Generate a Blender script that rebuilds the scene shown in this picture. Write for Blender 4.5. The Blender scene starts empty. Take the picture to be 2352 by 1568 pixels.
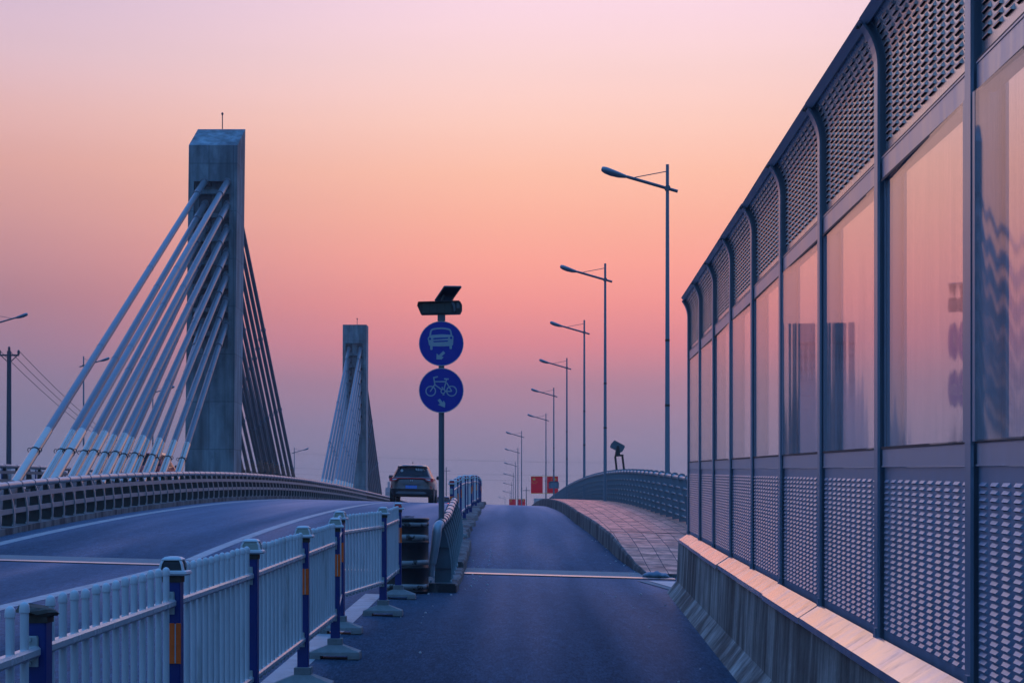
import bpy, bmesh, math, random
from mathutils import Vector, Matrix
random.seed(7)
C = bpy.context.scene
COL = C.collection
rad = math.radians

# ------------------------------------------------------------------ camera
cam_d = bpy.data.cameras.new("camera")
cam = bpy.data.objects.new("camera", cam_d)
COL.objects.link(cam)
cam.location = (0, 0, 1.53)
cam.rotation_euler = (rad(90), 0, 0)
cam_d.sensor_width = 36
cam_d.lens = 4000 / 2352 * 36
cam_d.shift_y = 396 / 2352
cam_d.clip_start = 0.1
cam_d.clip_end = 40000
C.camera = cam

# ------------------------------------------------------------------ view
C.view_settings.view_transform = 'Standard'
C.view_settings.look = 'None'
C.view_settings.exposure = 0
C.view_settings.gamma = 1
C.render.resolution_x = 1024
C.render.resolution_y = 682
C.cycles.max_bounces = 8
C.cycles.transparent_max_bounces = 24
C.cycles.use_denoising = True
C.cycles.caustics_reflective = False
C.cycles.caustics_refractive = False

SUN_EL, SUN_AZ = 2.0, 4.0     # degrees; azimuth from +Y towards +X


def lin(c):
    return tuple(((v / 255) / 12.92 if v / 255 <= .04045 else ((v / 255 + .055) / 1.055) ** 2.4) for v in c)


# ------------------------------------------------------------------ world: dusk sky
W = bpy.data.worlds.new("World")
C.world = W
W.use_nodes = True
nt = W.node_tree
nt.nodes.clear()
N = nt.nodes.new
L = nt.links.new
tc = N('ShaderNodeTexCoord')
sep = N('ShaderNodeSeparateXYZ')
L(tc.outputs['Generated'], sep.inputs[0])


def wmath(op, a, b=None, c=None, clamp=False):
    n = N('ShaderNodeMath')
    n.operation = op
    n.use_clamp = clamp
    for i, v in enumerate((a, b, c)):
        if v is None:
            continue
        if isinstance(v, (int, float)):
            n.inputs[i].default_value = v
        else:
            L(v, n.inputs[i])
    return n.outputs[0]


def wramp(fac, stops):
    r = N('ShaderNodeValToRGB')
    cr = r.color_ramp
    while len(cr.elements) > 1:
        cr.elements.remove(cr.elements[-1])
    cr.elements[0].position = stops[0][0]
    cr.elements[0].color = (*stops[0][1], 1)
    for p, c in stops[1:]:
        e = cr.elements.new(p)
        e.color = (*c, 1)
    L(fac, r.inputs[0])
    return r.outputs[0]


az = wmath('ARCTAN2', sep.outputs[0], sep.outputs[1])
az = wmath('SUBTRACT', az, rad(3.5))
aza = wmath('ABSOLUTE', az)
el = wmath('MULTIPLY', sep.outputs[2], 1.0, clamp=True)


def px(y):           # photo row -> sine of elevation
    t = (1180 - y) / 4000
    return max(0.0, t / math.sqrt(1 + t * t))


ZEN = (0.125, 0.46, 1.25)
front = wramp(el, [
    (0.0, lin((142, 140, 168))), (px(1060), lin((138, 132, 162))), (px(980), lin((148, 128, 157))),
    (px(880), lin((175, 127, 149))), (px(790), lin((221, 133, 143))), (px(700), lin((245, 148, 143))),
    (px(600), lin((254, 164, 148))), (px(500), lin((254, 178, 155))), (px(400), lin((254, 190, 166))),
    (px(280), lin((253, 203, 188))), (px(150), lin((251, 211, 208))), (px(0), lin((249, 214, 226))),
    (0.40, (0.40, 0.46, 0.90)), (0.52, (0.18, 0.40, 1.10)), (1.0, ZEN)])
side = wramp(el, [
    (0.0, lin((128, 128, 156))), (px(1060), lin((124, 123, 152))), (px(980), lin((126, 121, 149))),
    (px(880), lin((136, 121, 148))), (px(790), lin((151, 122, 145))), (px(700), lin((166, 124, 139))),
    (px(600), lin((188, 137, 144))), (px(500), lin((205, 150, 149))), (px(400), lin((218, 162, 156))),
    (px(280), lin((222, 175, 174))), (px(150), lin((219, 186, 198))), (px(0), lin((207, 183, 207))),
    (0.40, (0.32, 0.42, 0.86)), (0.52, (0.16, 0.38, 1.05)), (1.0, ZEN)])
far = wramp(el, [
    (0.0, (0.110, 0.195, 0.335)), (0.08, (0.118, 0.21, 0.36)), (0.2, (0.125, 0.235, 0.43)), (0.35, (0.12, 0.27, 0.54)),
    (0.60, (0.115, 0.36, 0.88)), (1.0, ZEN)])
mr1 = N('ShaderNodeMapRange')
mr1.interpolation_type = 'SMOOTHSTEP'
L(aza, mr1.inputs[0])
mr1.inputs[1].default_value = rad(2.0)
mr1.inputs[2].default_value = rad(24)
mr2 = N('ShaderNodeMapRange')
mr2.interpolation_type = 'SMOOTHSTEP'
L(aza, mr2.inputs[0])
mr2.inputs[1].default_value = rad(26)
mr2.inputs[2].default_value = rad(85)


def wmix(f, a, b):
    m = N('ShaderNodeMix')
    m.data_type = 'RGBA'
    L(f, m.inputs[0])
    L(a, m.inputs[6])
    L(b, m.inputs[7])
    return m.outputs[2]


glow = wmix(mr2.outputs[0], wmix(mr1.outputs[0], front, side), far)
# thin uneven dust layers in the dusk sky
mp = N('ShaderNodeMapping')
mp.inputs['Scale'].default_value = (1.6, 1.6, 22)
L(tc.outputs['Generated'], mp.inputs[0])
nz = N('ShaderNodeTexNoise')
nz.inputs['Scale'].default_value = 1.4
nz.inputs['Detail'].default_value = 3
L(mp.outputs[0], nz.inputs['Vector'])
vary = N('ShaderNodeMapRange')
L(nz.outputs[0], vary.inputs[0])
vary.inputs[1].default_value, vary.inputs[2].default_value = 0.3, 0.7
vary.inputs[3].default_value, vary.inputs[4].default_value = 1.05, 1.085
sc = N('ShaderNodeVectorMath')
sc.operation = 'SCALE'
L(glow, sc.inputs[0])
L(vary.outputs[0], sc.inputs['Scale'])
sky = N('ShaderNodeTexSky')
sky.sky_type = 'NISHITA'
sky.sun_disc = False
sky.sun_elevation = rad(SUN_EL)
sky.sun_rotation = rad(SUN_AZ)
bg1 = N('ShaderNodeBackground')
L(sc.outputs[0], bg1.inputs[0])
bg1.inputs[1].default_value = 1.0
bg2 = N('ShaderNodeBackground')
L(sky.outputs[0], bg2.inputs[0])
bg2.inputs[1].default_value = 0.002
add = N('ShaderNodeAddShader')
L(bg1.outputs[0], add.inputs[0])
L(bg2.outputs[0], add.inputs[1])
out = N('ShaderNodeOutputWorld')
L(add.outputs[0], out.inputs[0])

# ------------------------------------------------------------------ sun (almost set, behind dust)
sd = bpy.data.lights.new("sun", 'SUN')
sd.energy = 0.08
sd.angle = rad(45)
sd.color = (1.0, 0.62, 0.48)
so = bpy.data.objects.new("sun", sd)
COL.objects.link(so)
so.rotation_euler = (rad(90 - SUN_EL), 0, rad(180 - SUN_AZ))
so.location = (0, 0, 60)

# ------------------------------------------------------------------ materials
MATS = {}


def mat(name, color, rough=.5, metal=0., var=.12, scale=6., stretch=(1, 1, 1), bump=0., bscale=None, spec=.5,
        tint=None, tintfac=(.55, .75), rvar=0., coat=0., emit=None, detail=5, coords='Object'):
    if name in MATS:
        return MATS[name]
    m = bpy.data.materials.new(name)
    m.use_nodes = True
    t = m.node_tree
    b = t.nodes['Principled BSDF']
    n, l = t.nodes.new, t.links.new
    b.inputs['Roughness'].default_value = rough
    b.inputs['Metallic'].default_value = metal
    b.inputs['Specular IOR Level'].default_value = spec
    b.inputs['Coat Weight'].default_value = coat
    tcn = n('ShaderNodeTexCoord')
    mpn = n('ShaderNodeMapping')
    mpn.inputs['Scale'].default_value = stretch
    l(tcn.outputs[coords], mpn.inputs[0])
    nn = n('ShaderNodeTexNoise')
    nn.inputs['Scale'].default_value = scale
    nn.inputs['Detail'].default_value = detail
    nn.inputs['Roughness'].default_value = .6
    l(mpn.outputs[0], nn.inputs['Vector'])
    r = n('ShaderNodeMapRange')
    l(nn.outputs[0], r.inputs[0])
    r.inputs[1].default_value, r.inputs[2].default_value = .28, .72
    r.inputs[3].default_value, r.inputs[4].default_value = 1 - var, 1 + var
    s = n('ShaderNodeVectorMath')
    s.operation = 'SCALE'
    s.inputs[0].default_value = color
    l(r.outputs[0], s.inputs['Scale'])
    col = s.outputs[0]
    if tint:
        n2 = n('ShaderNodeTexNoise')
        n2.inputs['Scale'].default_value = scale * .7
        n2.inputs['Detail'].default_value = 6
        n2.inputs['Roughness'].default_value = .65
        mp2 = n('ShaderNodeMapping')
        mp2.inputs['Scale'].default_value = stretch
        mp2.inputs['Location'].default_value = (3.1, 7.7, 1.3)
        l(tcn.outputs[coords], mp2.inputs[0])
        l(mp2.outputs[0], n2.inputs['Vector'])
        r2 = n('ShaderNodeMapRange')
        r2.interpolation_type = 'SMOOTHSTEP'
        l(n2.outputs[0], r2.inputs[0])
        r2.inputs[1].default_value, r2.inputs[2].default_value = tintfac
        mx = n('ShaderNodeMix')
        mx.data_type = 'RGBA'
        l(r2.outputs[0], mx.inputs[0])
        l(col, mx.inputs[6])
        mx.inputs[7].default_value = (*tint, 1)
        col = mx.outputs[2]
    l(col, b.inputs['Base Color'])
    if rvar:
        r3 = n('ShaderNodeMapRange')
        l(nn.outputs[0], r3.inputs[0])
        r3.inputs[1].default_value, r3.inputs[2].default_value = .3, .7
        r3.inputs[3].default_value, r3.inputs[4].default_value = rough - rvar, rough + rvar
        l(r3.outputs[0], b.inputs['Roughness'])
    if bump:
        nb = n('ShaderNodeTexNoise')
        nb.inputs['Scale'].default_value = bscale or scale * 4
        nb.inputs['Detail'].default_value = 4
        l(mpn.outputs[0], nb.inputs['Vector'])
        bp = n('ShaderNodeBump')
        bp.inputs['Strength'].default_value = bump
        bp.inputs['Distance'].default_value = .02
        l(nb.outputs[0], bp.inputs['Height'])
        l(bp.outputs[0], b.inputs['Normal'])
    if emit:
        b.inputs['Emission Color'].default_value = (*emit[0], 1)
        b.inputs['Emission Strength'].default_value = emit[1]
    MATS[name] = m
    return m


def asphalt(name, base, streak):
    m = bpy.data.materials.new(name)
    m.use_nodes = True
    t = m.node_tree
    b = t.nodes['Principled BSDF']
    n, l = t.nodes.new, t.links.new
    tcn = n('ShaderNodeTexCoord')

    def noise(sc_, stretch, det=4, ro=.55):
        mpn = n('ShaderNodeMapping')
        mpn.inputs['Scale'].default_value = stretch
        l(tcn.outputs['Object'], mpn.inputs[0])
        q = n('ShaderNodeTexNoise')
        q.inputs['Scale'].default_value = sc_
        q.inputs['Detail'].default_value = det
        q.inputs['Roughness'].default_value = ro
        l(mpn.outputs[0], q.inputs['Vector'])
        return q.outputs[0]

    def rng(v, a, b_, c, d):
        r = n('ShaderNodeMapRange')
        l(v, r.inputs[0])
        for i, x in enumerate((a, b_, c, d)):
            r.inputs[i + 1].default_value = x
        return r.outputs[0]

    def mul(a, b_):
        q = n('ShaderNodeMath')
        q.operation = 'MULTIPLY'
        l(a, q.inputs[0])
        l(b_, q.inputs[1])
        return q.outputs[0]
    fine = noise(60, (1, .14, 1), 3, .8)
    grain = noise(13, (1, .22, 1), 4, .8)
    lanes = noise(1.0, (.85, .012, 1), 2)
    patch = noise(.55, (1, .35, 1), 5)
    worn = noise(7, (1, .12, 1), 5)
    f = mul(mul(mul(rng(fine, .33, .67, .5, 1.55), rng(grain, .33, .67, .66, 1.34)), rng(lanes, .35, .65, 1 - streak, 1 + streak)),
            mul(rng(patch, .3, .7, .8, 1.2), rng(worn, .3, .7, .9, 1.1)))
    spots = noise(.9, (1, .28, 1), 6, .7)
    f = mul(f, rng(spots, .62, .74, 1.0, .55))
    s = n('ShaderNodeVectorMath')
    s.operation = 'SCALE'
    s.inputs[0].default_value = base
    l(f, s.inputs['Scale'])
    # rough diffuse stone with a sheen that only shows at very flat angles
    df = n('ShaderNodeBsdfDiffuse')
    df.inputs['Roughness'].default_value = .6
    l(s.outputs[0], df.inputs['Color'])
    gl = n('ShaderNodeBsdfGlossy')
    gl.inputs['Color'].default_value = (.62, .73, .96, 1)
    l(rng(lanes, .35, .65, .50, .34), gl.inputs['Roughness'])
    lw = n('ShaderNodeLayerWeight')
    lw.inputs['Blend'].default_value = .5
    pw = n('ShaderNodeMath')
    pw.operation = 'POWER'
    l(lw.outputs['Facing'], pw.inputs[0])
    pw.inputs[1].default_value = 15
    fa = mul(rng(pw.outputs[0], 0, 1, .004, .38), rng(lanes, .35, .65, .75, 1.25))
    mx = n('ShaderNodeMixShader')
    l(fa, mx.inputs[0])
    l(df.outputs[0], mx.inputs[1])
    l(gl.outputs[0], mx.inputs[2])
    l(mx.outputs[0], t.nodes['Material Output'].inputs[0])
    t.nodes.remove(b)
    bp = n('ShaderNodeBump')
    bp.inputs['Strength'].default_value = .35
    bp.inputs['Distance'].default_value = .004
    l(fine, bp.inputs['Height'])
    l(bp.outputs[0], df.inputs['Normal'])
    return m


def glassmat():
    m = bpy.data.materials.new("weathered_glass")
    m.use_nodes = True
    t = m.node_tree
    t.nodes.clear()
    n, l = t.nodes.new, t.links.new
    o = n('ShaderNodeOutputMaterial')
    tcn = n('ShaderNodeTexCoord')
    oi = n('ShaderNodeObjectInfo')
    ad = n('ShaderNodeVectorMath')
    ad.operation = 'ADD'
    l(tcn.outputs['Object'], ad.inputs[0])
    cmb = n('ShaderNodeCombineXYZ')
    ml = n('ShaderNodeMath')
    ml.operation = 'MULTIPLY'
    l(oi.outputs['Random'], ml.inputs[0])
    ml.inputs[1].default_value = 40
    l(ml.outputs[0], cmb.inputs[1])
    l(cmb.outputs[0], ad.inputs[1])

    def noise(sc_, stretch, det=4):
        mpn = n('ShaderNodeMapping')
        mpn.inputs['Scale'].default_value = stretch
        l(ad.outputs[0], mpn.inputs[0])
        q = n('ShaderNodeTexNoise')
        q.inputs['Scale'].default_value = sc_
        q.inputs['Detail'].default_value = det
        l(mpn.outputs[0], q.inputs['Vector'])
        return q.outputs[0]
    wave = noise(1.0, (1, 2.2, .22), 2)
    bp = n('ShaderNodeBump')
    bp.inputs['Strength'].default_value = .3
    bp.inputs['Distance'].default_value = .007
    l(wave, bp.inputs['Height'])
    lw = n('ShaderNodeLayerWeight')
    lw.inputs['Blend'].default_value = .5
    pw = n('ShaderNodeMath')
    pw.operation = 'POWER'
    l(lw.outputs['Facing'], pw.inputs[0])
    pw.inputs[1].default_value = 4.2
    fr = n('ShaderNodeMapRange')
    l(pw.outputs[0], fr.inputs[0])
    fr.inputs[3].default_value, fr.inputs[4].default_value = .03, .66
    gl = n('ShaderNodeBsdfGlossy')
    gl.inputs['Roughness'].default_value = .03
    gl.inputs['Color'].default_value = (.93, .90, .92, 1)
    l(bp.outputs[0], gl.inputs['Normal'])
    tr = n('ShaderNodeBsdfTransparent')
    tr.inputs['Color'].default_value = (.90, .86, .88, 1)
    df = n('ShaderNodeBsdfDiffuse')
    streaks = noise(9, (1, 6, .12), 6)
    dr = n('ShaderNodeMapRange')
    l(streaks, dr.inputs[0])
    dr.inputs[1].default_value, dr.inputs[2].default_value = .35, .75
    dr.inputs[3].default_value, dr.inputs[4].default_value = .12, .28
    df.inputs['Color'].default_value = (.45, .42, .42, 1)
    m1 = n('ShaderNodeMixShader')
    l(dr.outputs[0], m1.inputs[0])
    l(tr.outputs[0], m1.inputs[1])
    l(df.outputs[0], m1.inputs[2])
    m2 = n('ShaderNodeMixShader')
    l(fr.outputs[0], m2.inputs[0])
    l(m1.outputs[0], m2.inputs[1])
    l(gl.outputs[0], m2.inputs[2])
    l(m2.outputs[0], o.inputs[0])
    return m


def tilemat():
    m = bpy.data.materials.new("pavement_tiles")
    m.use_nodes = True
    t = m.node_tree
    b = t.nodes['Principled BSDF']
    n, l = t.nodes.new, t.links.new
    tcn = n('ShaderNodeTexCoord')
    br = n('ShaderNodeTexBrick')
    br.offset = 0.0
    br.inputs['Scale'].default_value = 1.0
    br.inputs['Brick Width'].default_value = .25
    br.inputs['Row Height'].default_value = .25
    br.inputs['Mortar Size'].default_value = .006
    br.inputs['Color1'].default_value = (.82, .38, .28, 1)
    br.inputs['Color2'].default_value = (.50, .24, .19, 1)
    br.inputs['Mortar'].default_value = (.07, .06, .07, 1)
    l(tcn.outputs['Object'], br.inputs['Vector'])
    nn = n('ShaderNodeTexNoise')
    nn.inputs['Scale'].default_value = 5
    nn.inputs['Detail'].default_value = 6
    l(tcn.outputs['Object'], nn.inputs['Vector'])
    r = n('ShaderNodeMapRange')
    l(nn.outputs[0], r.inputs[0])
    r.inputs[1].default_value, r.inputs[2].default_value = .3, .7
    r.inputs[3].default_value, r.inputs[4].default_value = .6, 1.35
    s = n('ShaderNodeVectorMath')
    s.operation = 'SCALE'
    l(br.outputs['Color'], s.inputs[0])
    l(r.outputs[0], s.inputs['Scale'])
    l(s.outputs[0], b.inputs['Base Color'])
    b.inputs['Roughness'].default_value = .8
    b.inputs['Specular IOR Level'].default_value = .1
    bp = n('ShaderNodeBump')
    bp.inputs['Strength'].default_value = .5
    bp.inputs['Distance'].default_value = .01
    bp.invert = True
    l(br.outputs['Fac'], bp.inputs['Height'])
    l(bp.outputs[0], b.inputs['Normal'])
    gl = n('ShaderNodeBsdfGlossy')
    gl.inputs['Roughness'].default_value = .40
    gs = n('ShaderNodeVectorMath')
    gs.operation = 'SCALE'
    l(s.outputs[0], gs.inputs[0])
    gs.inputs['Scale'].default_value = 1.5
    l(gs.outputs[0], gl.inputs['Color'])
    lw = n('ShaderNodeLayerWeight')
    lw.inputs['Blend'].default_value = .5
    pw = n('ShaderNodeMath')
    pw.operation = 'POWER'
    l(lw.outputs['Facing'], pw.inputs[0])
    pw.inputs[1].default_value = 12
    fr = n('ShaderNodeMapRange')
    l(pw.outputs[0], fr.inputs[0])
    fr.inputs[3].default_value, fr.inputs[4].default_value = .02, .75
    mx = n('ShaderNodeMixShader')
    l(fr.outputs[0], mx.inputs[0])
    l(b.outputs[0], mx.inputs[1])
    l(gl.outputs[0], mx.inputs[2])
    l(mx.outputs[0], t.nodes['Material Output'].inputs[0])
    return m


M_ROAD = asphalt("asphalt", (.040, .066, .104), .28)
M_GLASS = glassmat()
M_TILE = tilemat()
M_LINE = mat("road_paint", (.32, .34, .36), .55, var=.3, scale=5, tint=(.10, .11, .12), tintfac=(.56, .74))
M_CONC = mat("tower_concrete", (.19, .25, .285), .75, var=.36, scale=.9, stretch=(1, 1, .5), bump=.2, bscale=8,
             tint=(.085, .12, .145), tintfac=(.45, .66), detail=8)


def tower_concrete():
    m = M_CONC.copy()
    m.name = "poured_tower_concrete"
    t = m.node_tree
    n, l = t.nodes.new, t.links.new
    b = t.nodes['Principled BSDF']
    src = b.inputs['Base Color'].links[0].from_socket
    tcn = n('ShaderNodeTexCoord')
    sp_ = n('ShaderNodeSeparateXYZ')
    l(tcn.outputs['Object'], sp_.inputs[0])
    ad = n('ShaderNodeMath')
    l(sp_.outputs[0], ad.inputs[0])
    l(sp_.outputs[1], ad.inputs[1])
    cb_ = n('ShaderNodeCombineXYZ')
    l(ad.outputs[0], cb_.inputs[0])
    l(sp_.outputs[2], cb_.inputs[1])
    br = n('ShaderNodeTexBrick')
    br.offset = 0
    br.inputs['Scale'].default_value = 1
    br.inputs['Brick Width'].default_value = 1.05
    br.inputs['Row Height'].default_value = 2.05
    br.inputs['Mortar Size'].default_value = .022
    br.inputs['Mortar Smooth'].default_value = .6
    br.inputs['Color1'].default_value = (1.12, 1.12, 1.12, 1)
    br.inputs['Color2'].default_value = (.86, .87, .88, 1)
    br.inputs['Mortar'].default_value = (.55, .56, .58, 1)
    l(cb_.outputs[0], br.inputs['Vector'])
    st_n = n('ShaderNodeTexNoise')
    st_n.inputs['Scale'].default_value = 3.5
    st_n.inputs['Detail'].default_value = 6
    mpn = n('ShaderNodeMapping')
    mpn.inputs['Scale'].default_value = (1, 1, .07)
    l(tcn.outputs['Object'], mpn.inputs[0])
    l(mpn.outputs[0], st_n.inputs['Vector'])
    r = n('ShaderNodeMapRange')
    l(st_n.outputs[0], r.inputs[0])
    r.inputs[1].default_value, r.inputs[2].default_value = .35, .65
    r.inputs[3].default_value, r.inputs[4].default_value = .58, 1.25
    mu = n('ShaderNodeVectorMath')
    mu.operation = 'MULTIPLY'
    l(src, mu.inputs[0])
    l(br.outputs['Color'], mu.inputs[1])
    sc_ = n('ShaderNodeVectorMath')
    sc_.operation = 'SCALE'
    l(mu.outputs[0], sc_.inputs[0])
    l(r.outputs[0], sc_.inputs['Scale'])
    l(sc_.outputs[0], b.inputs['Base Color'])
    return m


M_TOWER = tower_concrete()


def jersey():
    m = bpy.data.materials.new("stained_concrete")
    m.use_nodes = True
    t = m.node_tree
    b = t.nodes['Principled BSDF']
    n, l = t.nodes.new, t.links.new
    tcn = n('ShaderNodeTexCoord')

    def noise(sc_, stretch, det, lo, hi, a, b_):
        mpn = n('ShaderNodeMapping')
        mpn.inputs['Scale'].default_value = stretch
        l(tcn.outputs['Object'], mpn.inputs[0])
        q = n('ShaderNodeTexNoise')
        q.inputs['Scale'].default_value = sc_
        q.inputs['Detail'].default_value = det
        q.inputs['Roughness'].default_value = .62
        q.inputs['Distortion'].default_value = .25
        l(mpn.outputs[0], q.inputs['Vector'])
        r = n('ShaderNodeMapRange')
        r.interpolation_type = 'SMOOTHSTEP'
        l(q.outputs[0], r.inputs[0])
        for k, v in enumerate((lo, hi, a, b_)):
            r.inputs[k + 1].default_value = v
        return r.outputs[0]

    def mul(a, b_):
        q = n('ShaderNodeMath')
        q.operation = 'MULTIPLY'
        l(a, q.inputs[0])
        l(b_, q.inputs[1])
        return q.outputs[0]
    f = mul(mul(noise(7, (1, 1, .10), 8, .30, .70, .70, 1.25), noise(2.2, (1, 1, .16), 10, .40, .60, 1.12, .36)),
            mul(noise(1.1, (1, 1, 1.6), 8, .30, .70, .75, 1.25), noise(26, (1, 1, .8), 5, .25, .75, .86, 1.14)))
    s_ = n('ShaderNodeVectorMath')
    s_.operation = 'SCALE'
    s_.inputs[0].default_value = (.25, .245, .235)
    l(f, s_.inputs['Scale'])
    l(s_.outputs[0], b.inputs['Base Color'])
    b.inputs['Roughness'].default_value = .85
    b.inputs['Specular IOR Level'].default_value = .25
    nb_ = n('ShaderNodeTexNoise')
    nb_.inputs['Scale'].default_value = 30
    nb_.inputs['Detail'].default_value = 5
    l(tcn.outputs['Object'], nb_.inputs['Vector'])
    bp = n('ShaderNodeBump')
    bp.inputs['Strength'].default_value = .35
    bp.inputs['Distance'].default_value = .012
    l(nb_.outputs[0], bp.inputs['Height'])
    l(bp.outputs[0], b.inputs['Normal'])
    return m


M_JERSEY = jersey()
M_KERB = mat("kerb_concrete", (.135, .14, .145), .85, var=.35, scale=3.5, stretch=(1, 1, .3), bump=.3, bscale=18,
             tint=(.03, .033, .04), tintfac=(.42, .60), detail=10)
M_PALE = mat("pale_concrete", (.42, .41, .42), .45, var=.15, scale=4, bump=.15)
M_STEEL = mat("bright_joint_steel", (.62, .60, .60), .28, 1., var=.15, scale=9)
M_RUB = mat("joint_concrete", (.16, .17, .185), .7, var=.2, scale=6, stretch=(1, 3, 1), bump=.2)
M_WALLFRAME = mat("barrier_metal", (.42, .46, .54), .36, .7, var=.10, scale=5, stretch=(1, 3, .3), rvar=.08)
M_POST = mat("barrier_post_metal", (.25, .33, .43), .34, .65, var=.10, scale=4, stretch=(1, 1, .3), rvar=.06)
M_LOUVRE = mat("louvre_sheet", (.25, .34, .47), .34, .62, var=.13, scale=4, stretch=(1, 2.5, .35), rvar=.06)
M_LOUVREU = mat("sky_tinted_upper_louvre", (.52, .50, .51), .26, .72, var=.13, scale=4, stretch=(1, 2.5, .35), rvar=.05)  # same sheet as the lower panels, base lightened and warmed to carry sky reflection
M_HOODSHADE = mat("louvre_painted_shade", (.012, .013, .016), .9, var=.05)  # near-black face colour stands in for shade inside the hoods
M_COPING = mat("coping_metal", (.70, .65, .66), .19, 1.0, var=.12, scale=3, stretch=(1, 2, 1), bump=.04, bscale=3, rvar=.08,
               tint=(.42, .39, .40), tintfac=(.52, .68))
M_WHITE = mat("white_powder_coat", (.58, .60, .62), .38, var=.12, scale=7, stretch=(1, 1, .25), tint=(.30, .31, .30), tintfac=(.54, .76))
M_RAILW = mat("white_rail_coat", (.54, .54, .54), .26, var=.06, scale=6, rvar=.06)
M_BLUE = mat("blue_post_paint", (.005, .026, .17), .38, var=.15, scale=6, stretch=(1, 1, .4))
M_ORANGE = mat("orange_reflector", (1.0, .14, .012), .35, var=.2, scale=14)
M_RED = mat("red_reflector", (.50, .015, .02), .3, var=.1)
M_LENS = mat("grey_lens", (.28, .32, .28), .35, var=.08)
M_DARK = mat("dark_hollow", (.02, .022, .028), .6)
M_FOOT = mat("grey_foot_concrete", (.21, .225, .23), .7, var=.2, scale=9, bump=.2)
M_GALV = mat("galvanised_bracket", (.36, .40, .40), .5, .2, var=.15, scale=20, tint=(.12, .07, .04), tintfac=(.60, .72))
M_RUST = mat("rusty_cap", (.06, .045, .035), .8, var=.4, scale=20)
M_DRUM = mat("black_drum_paint", (.008, .010, .014), .35, var=.3, scale=7, bump=.12, bscale=9)
M_DRUMW = mat("worn_white_band", (.26, .27, .27), .5, var=.12, scale=12, tint=(.03, .03, .03), tintfac=(.53, .58))
M_TEAL = mat("teal_railing_paint", (.075, .125, .155), .42, .1, var=.15, scale=8, tint=(.10, .09, .08), tintfac=(.64, .75))
M_TEALL = mat("light_teal_paint", (.20, .29, .33), .38, .1, var=.12, scale=8)
M_PIPE = mat("grey_pipe_paint", (.33, .36, .40), .33, .2, var=.10, scale=7, rvar=.05)
M_BLADE = mat("grey_blade_paint", (.15, .205, .26), .38, .2, var=.18, scale=6)
M_FLAT = mat("flat_rail_paint", (.22, .225, .24), .42, .1, var=.16, scale=4, stretch=(1, .5, 1), tint=(.20, .15, .13), tintfac=(.58, .75))
M_DKPL = mat("dark_post_plate", (.016, .021, .023), .55, var=.2, scale=9, tint=(.07, .04, .03), tintfac=(.62, .75))
M_CABLE = mat("grey_cable_sheath", (.17, .19, .225), .34, .15, var=.06, scale=2, stretch=(1, 1, .3))
M_SLEEVE = mat("steel_sleeve", (.50, .43, .36), .26, .8, var=.06, scale=3)
M_ANCH = mat("brown_anchor_paint", (.17, .075, .065), .6, var=.25, scale=6)
M_LAMP = mat("lamp_pole_paint", (.15, .215, .28), .38, .2, var=.08, scale=3, stretch=(1, 1, .2), tint=(.14, .06, .03), tintfac=(.70, .78))
M_LAMPD = mat("lamp_arm_paint", (.10, .13, .17), .42, .2, var=.12, scale=4)
M_SIGNP = mat("sign_pole_paint", (.09, .12, .15), .42, .3, var=.12, scale=5, stretch=(1, 1, .2))
M_SBLUE = mat("sign_blue_sheet", (.004, .018, .33), .4, var=.05, scale=8)
M_SWHITE = mat("sign_white_sheet", (.34, .42, .46), .45, var=.08, scale=12)
M_SRIM = mat("sign_rim", (.42, .46, .48), .4, .2, var=.06)
M_BLK = mat("black_housing", (.014, .016, .020), .45, var=.1)
M_LED = mat("unlit_led_panel", (.030, .045, .042), .5, var=.2, scale=30)
M_CELL = mat("solar_cell", (.012, .02, .05), .15, var=.1)


def cloth(name, color):
    m = bpy.data.materials.new(name)
    m.use_nodes = True
    t = m.node_tree
    t.nodes.clear()
    n, l = t.nodes.new, t.links.new
    o, d, tr, mx = n('ShaderNodeOutputMaterial'), n('ShaderNodeBsdfDiffuse'), n('ShaderNodeBsdfTranslucent'), n('ShaderNodeMixShader')
    nz_ = n('ShaderNodeTexNoise')
    nz_.inputs['Scale'].default_value = 4
    s_ = n('ShaderNodeVectorMath')
    s_.operation = 'SCALE'
    s_.inputs[0].default_value = color
    r_ = n('ShaderNodeMapRange')
    l(nz_.outputs[0], r_.inputs[0])
    r_.inputs[3].default_value, r_.inputs[4].default_value = .9, 1.1
    l(r_.outputs[0], s_.inputs['Scale'])
    l(s_.outputs[0], d.inputs[0])
    l(s_.outputs[0], tr.inputs[0])
    mx.inputs[0].default_value = .68
    l(d.outputs[0], mx.inputs[1])
    l(tr.outputs[0], mx.inputs[2])
    l(mx.outputs[0], o.inputs[0])
    return m


M_FLAGR = cloth("flag_red", (.85, .005, .022))
M_FLAGY = mat("flag_yellow", (.75, .52, .03), .6, var=.05)
M_POLEK = mat("dark_concrete_pole", (.045, .055, .075), .7, var=.1)
M_WIRE = mat("overhead_wire", (.06, .06, .07), .6, var=.02)
M_GROUND = mat("ground_soil", (.07, .075, .07), .9, var=.3, scale=.02)
M_BUILD = mat("pale_render_wall", (.22, .26, .30), .8, var=.1, scale=.3)
M_BWIN = mat("far_window", (.10, .13, .16), .3, var=.05)
M_MED = mat("median_soil", (.20, .10, .085), .9, var=.3, scale=2)
M_TARP = mat("blue_grey_sack", (.10, .16, .22), .55, var=.3, scale=9, bump=.5, bscale=7, tint=(.02, .03, .04), tintfac=(.55, .68))
M_CARP = mat("silver_brown_car_paint", (.075, .055, .058), .3, .45, var=.03, coat=.6)
M_CARR = mat("red_car_paint", (.55, .025, .03), .3, .1, var=.03, coat=.6)
M_CARB = mat("blue_car_paint", (.05, .13, .22), .35, .2, var=.03, coat=.4)
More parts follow.
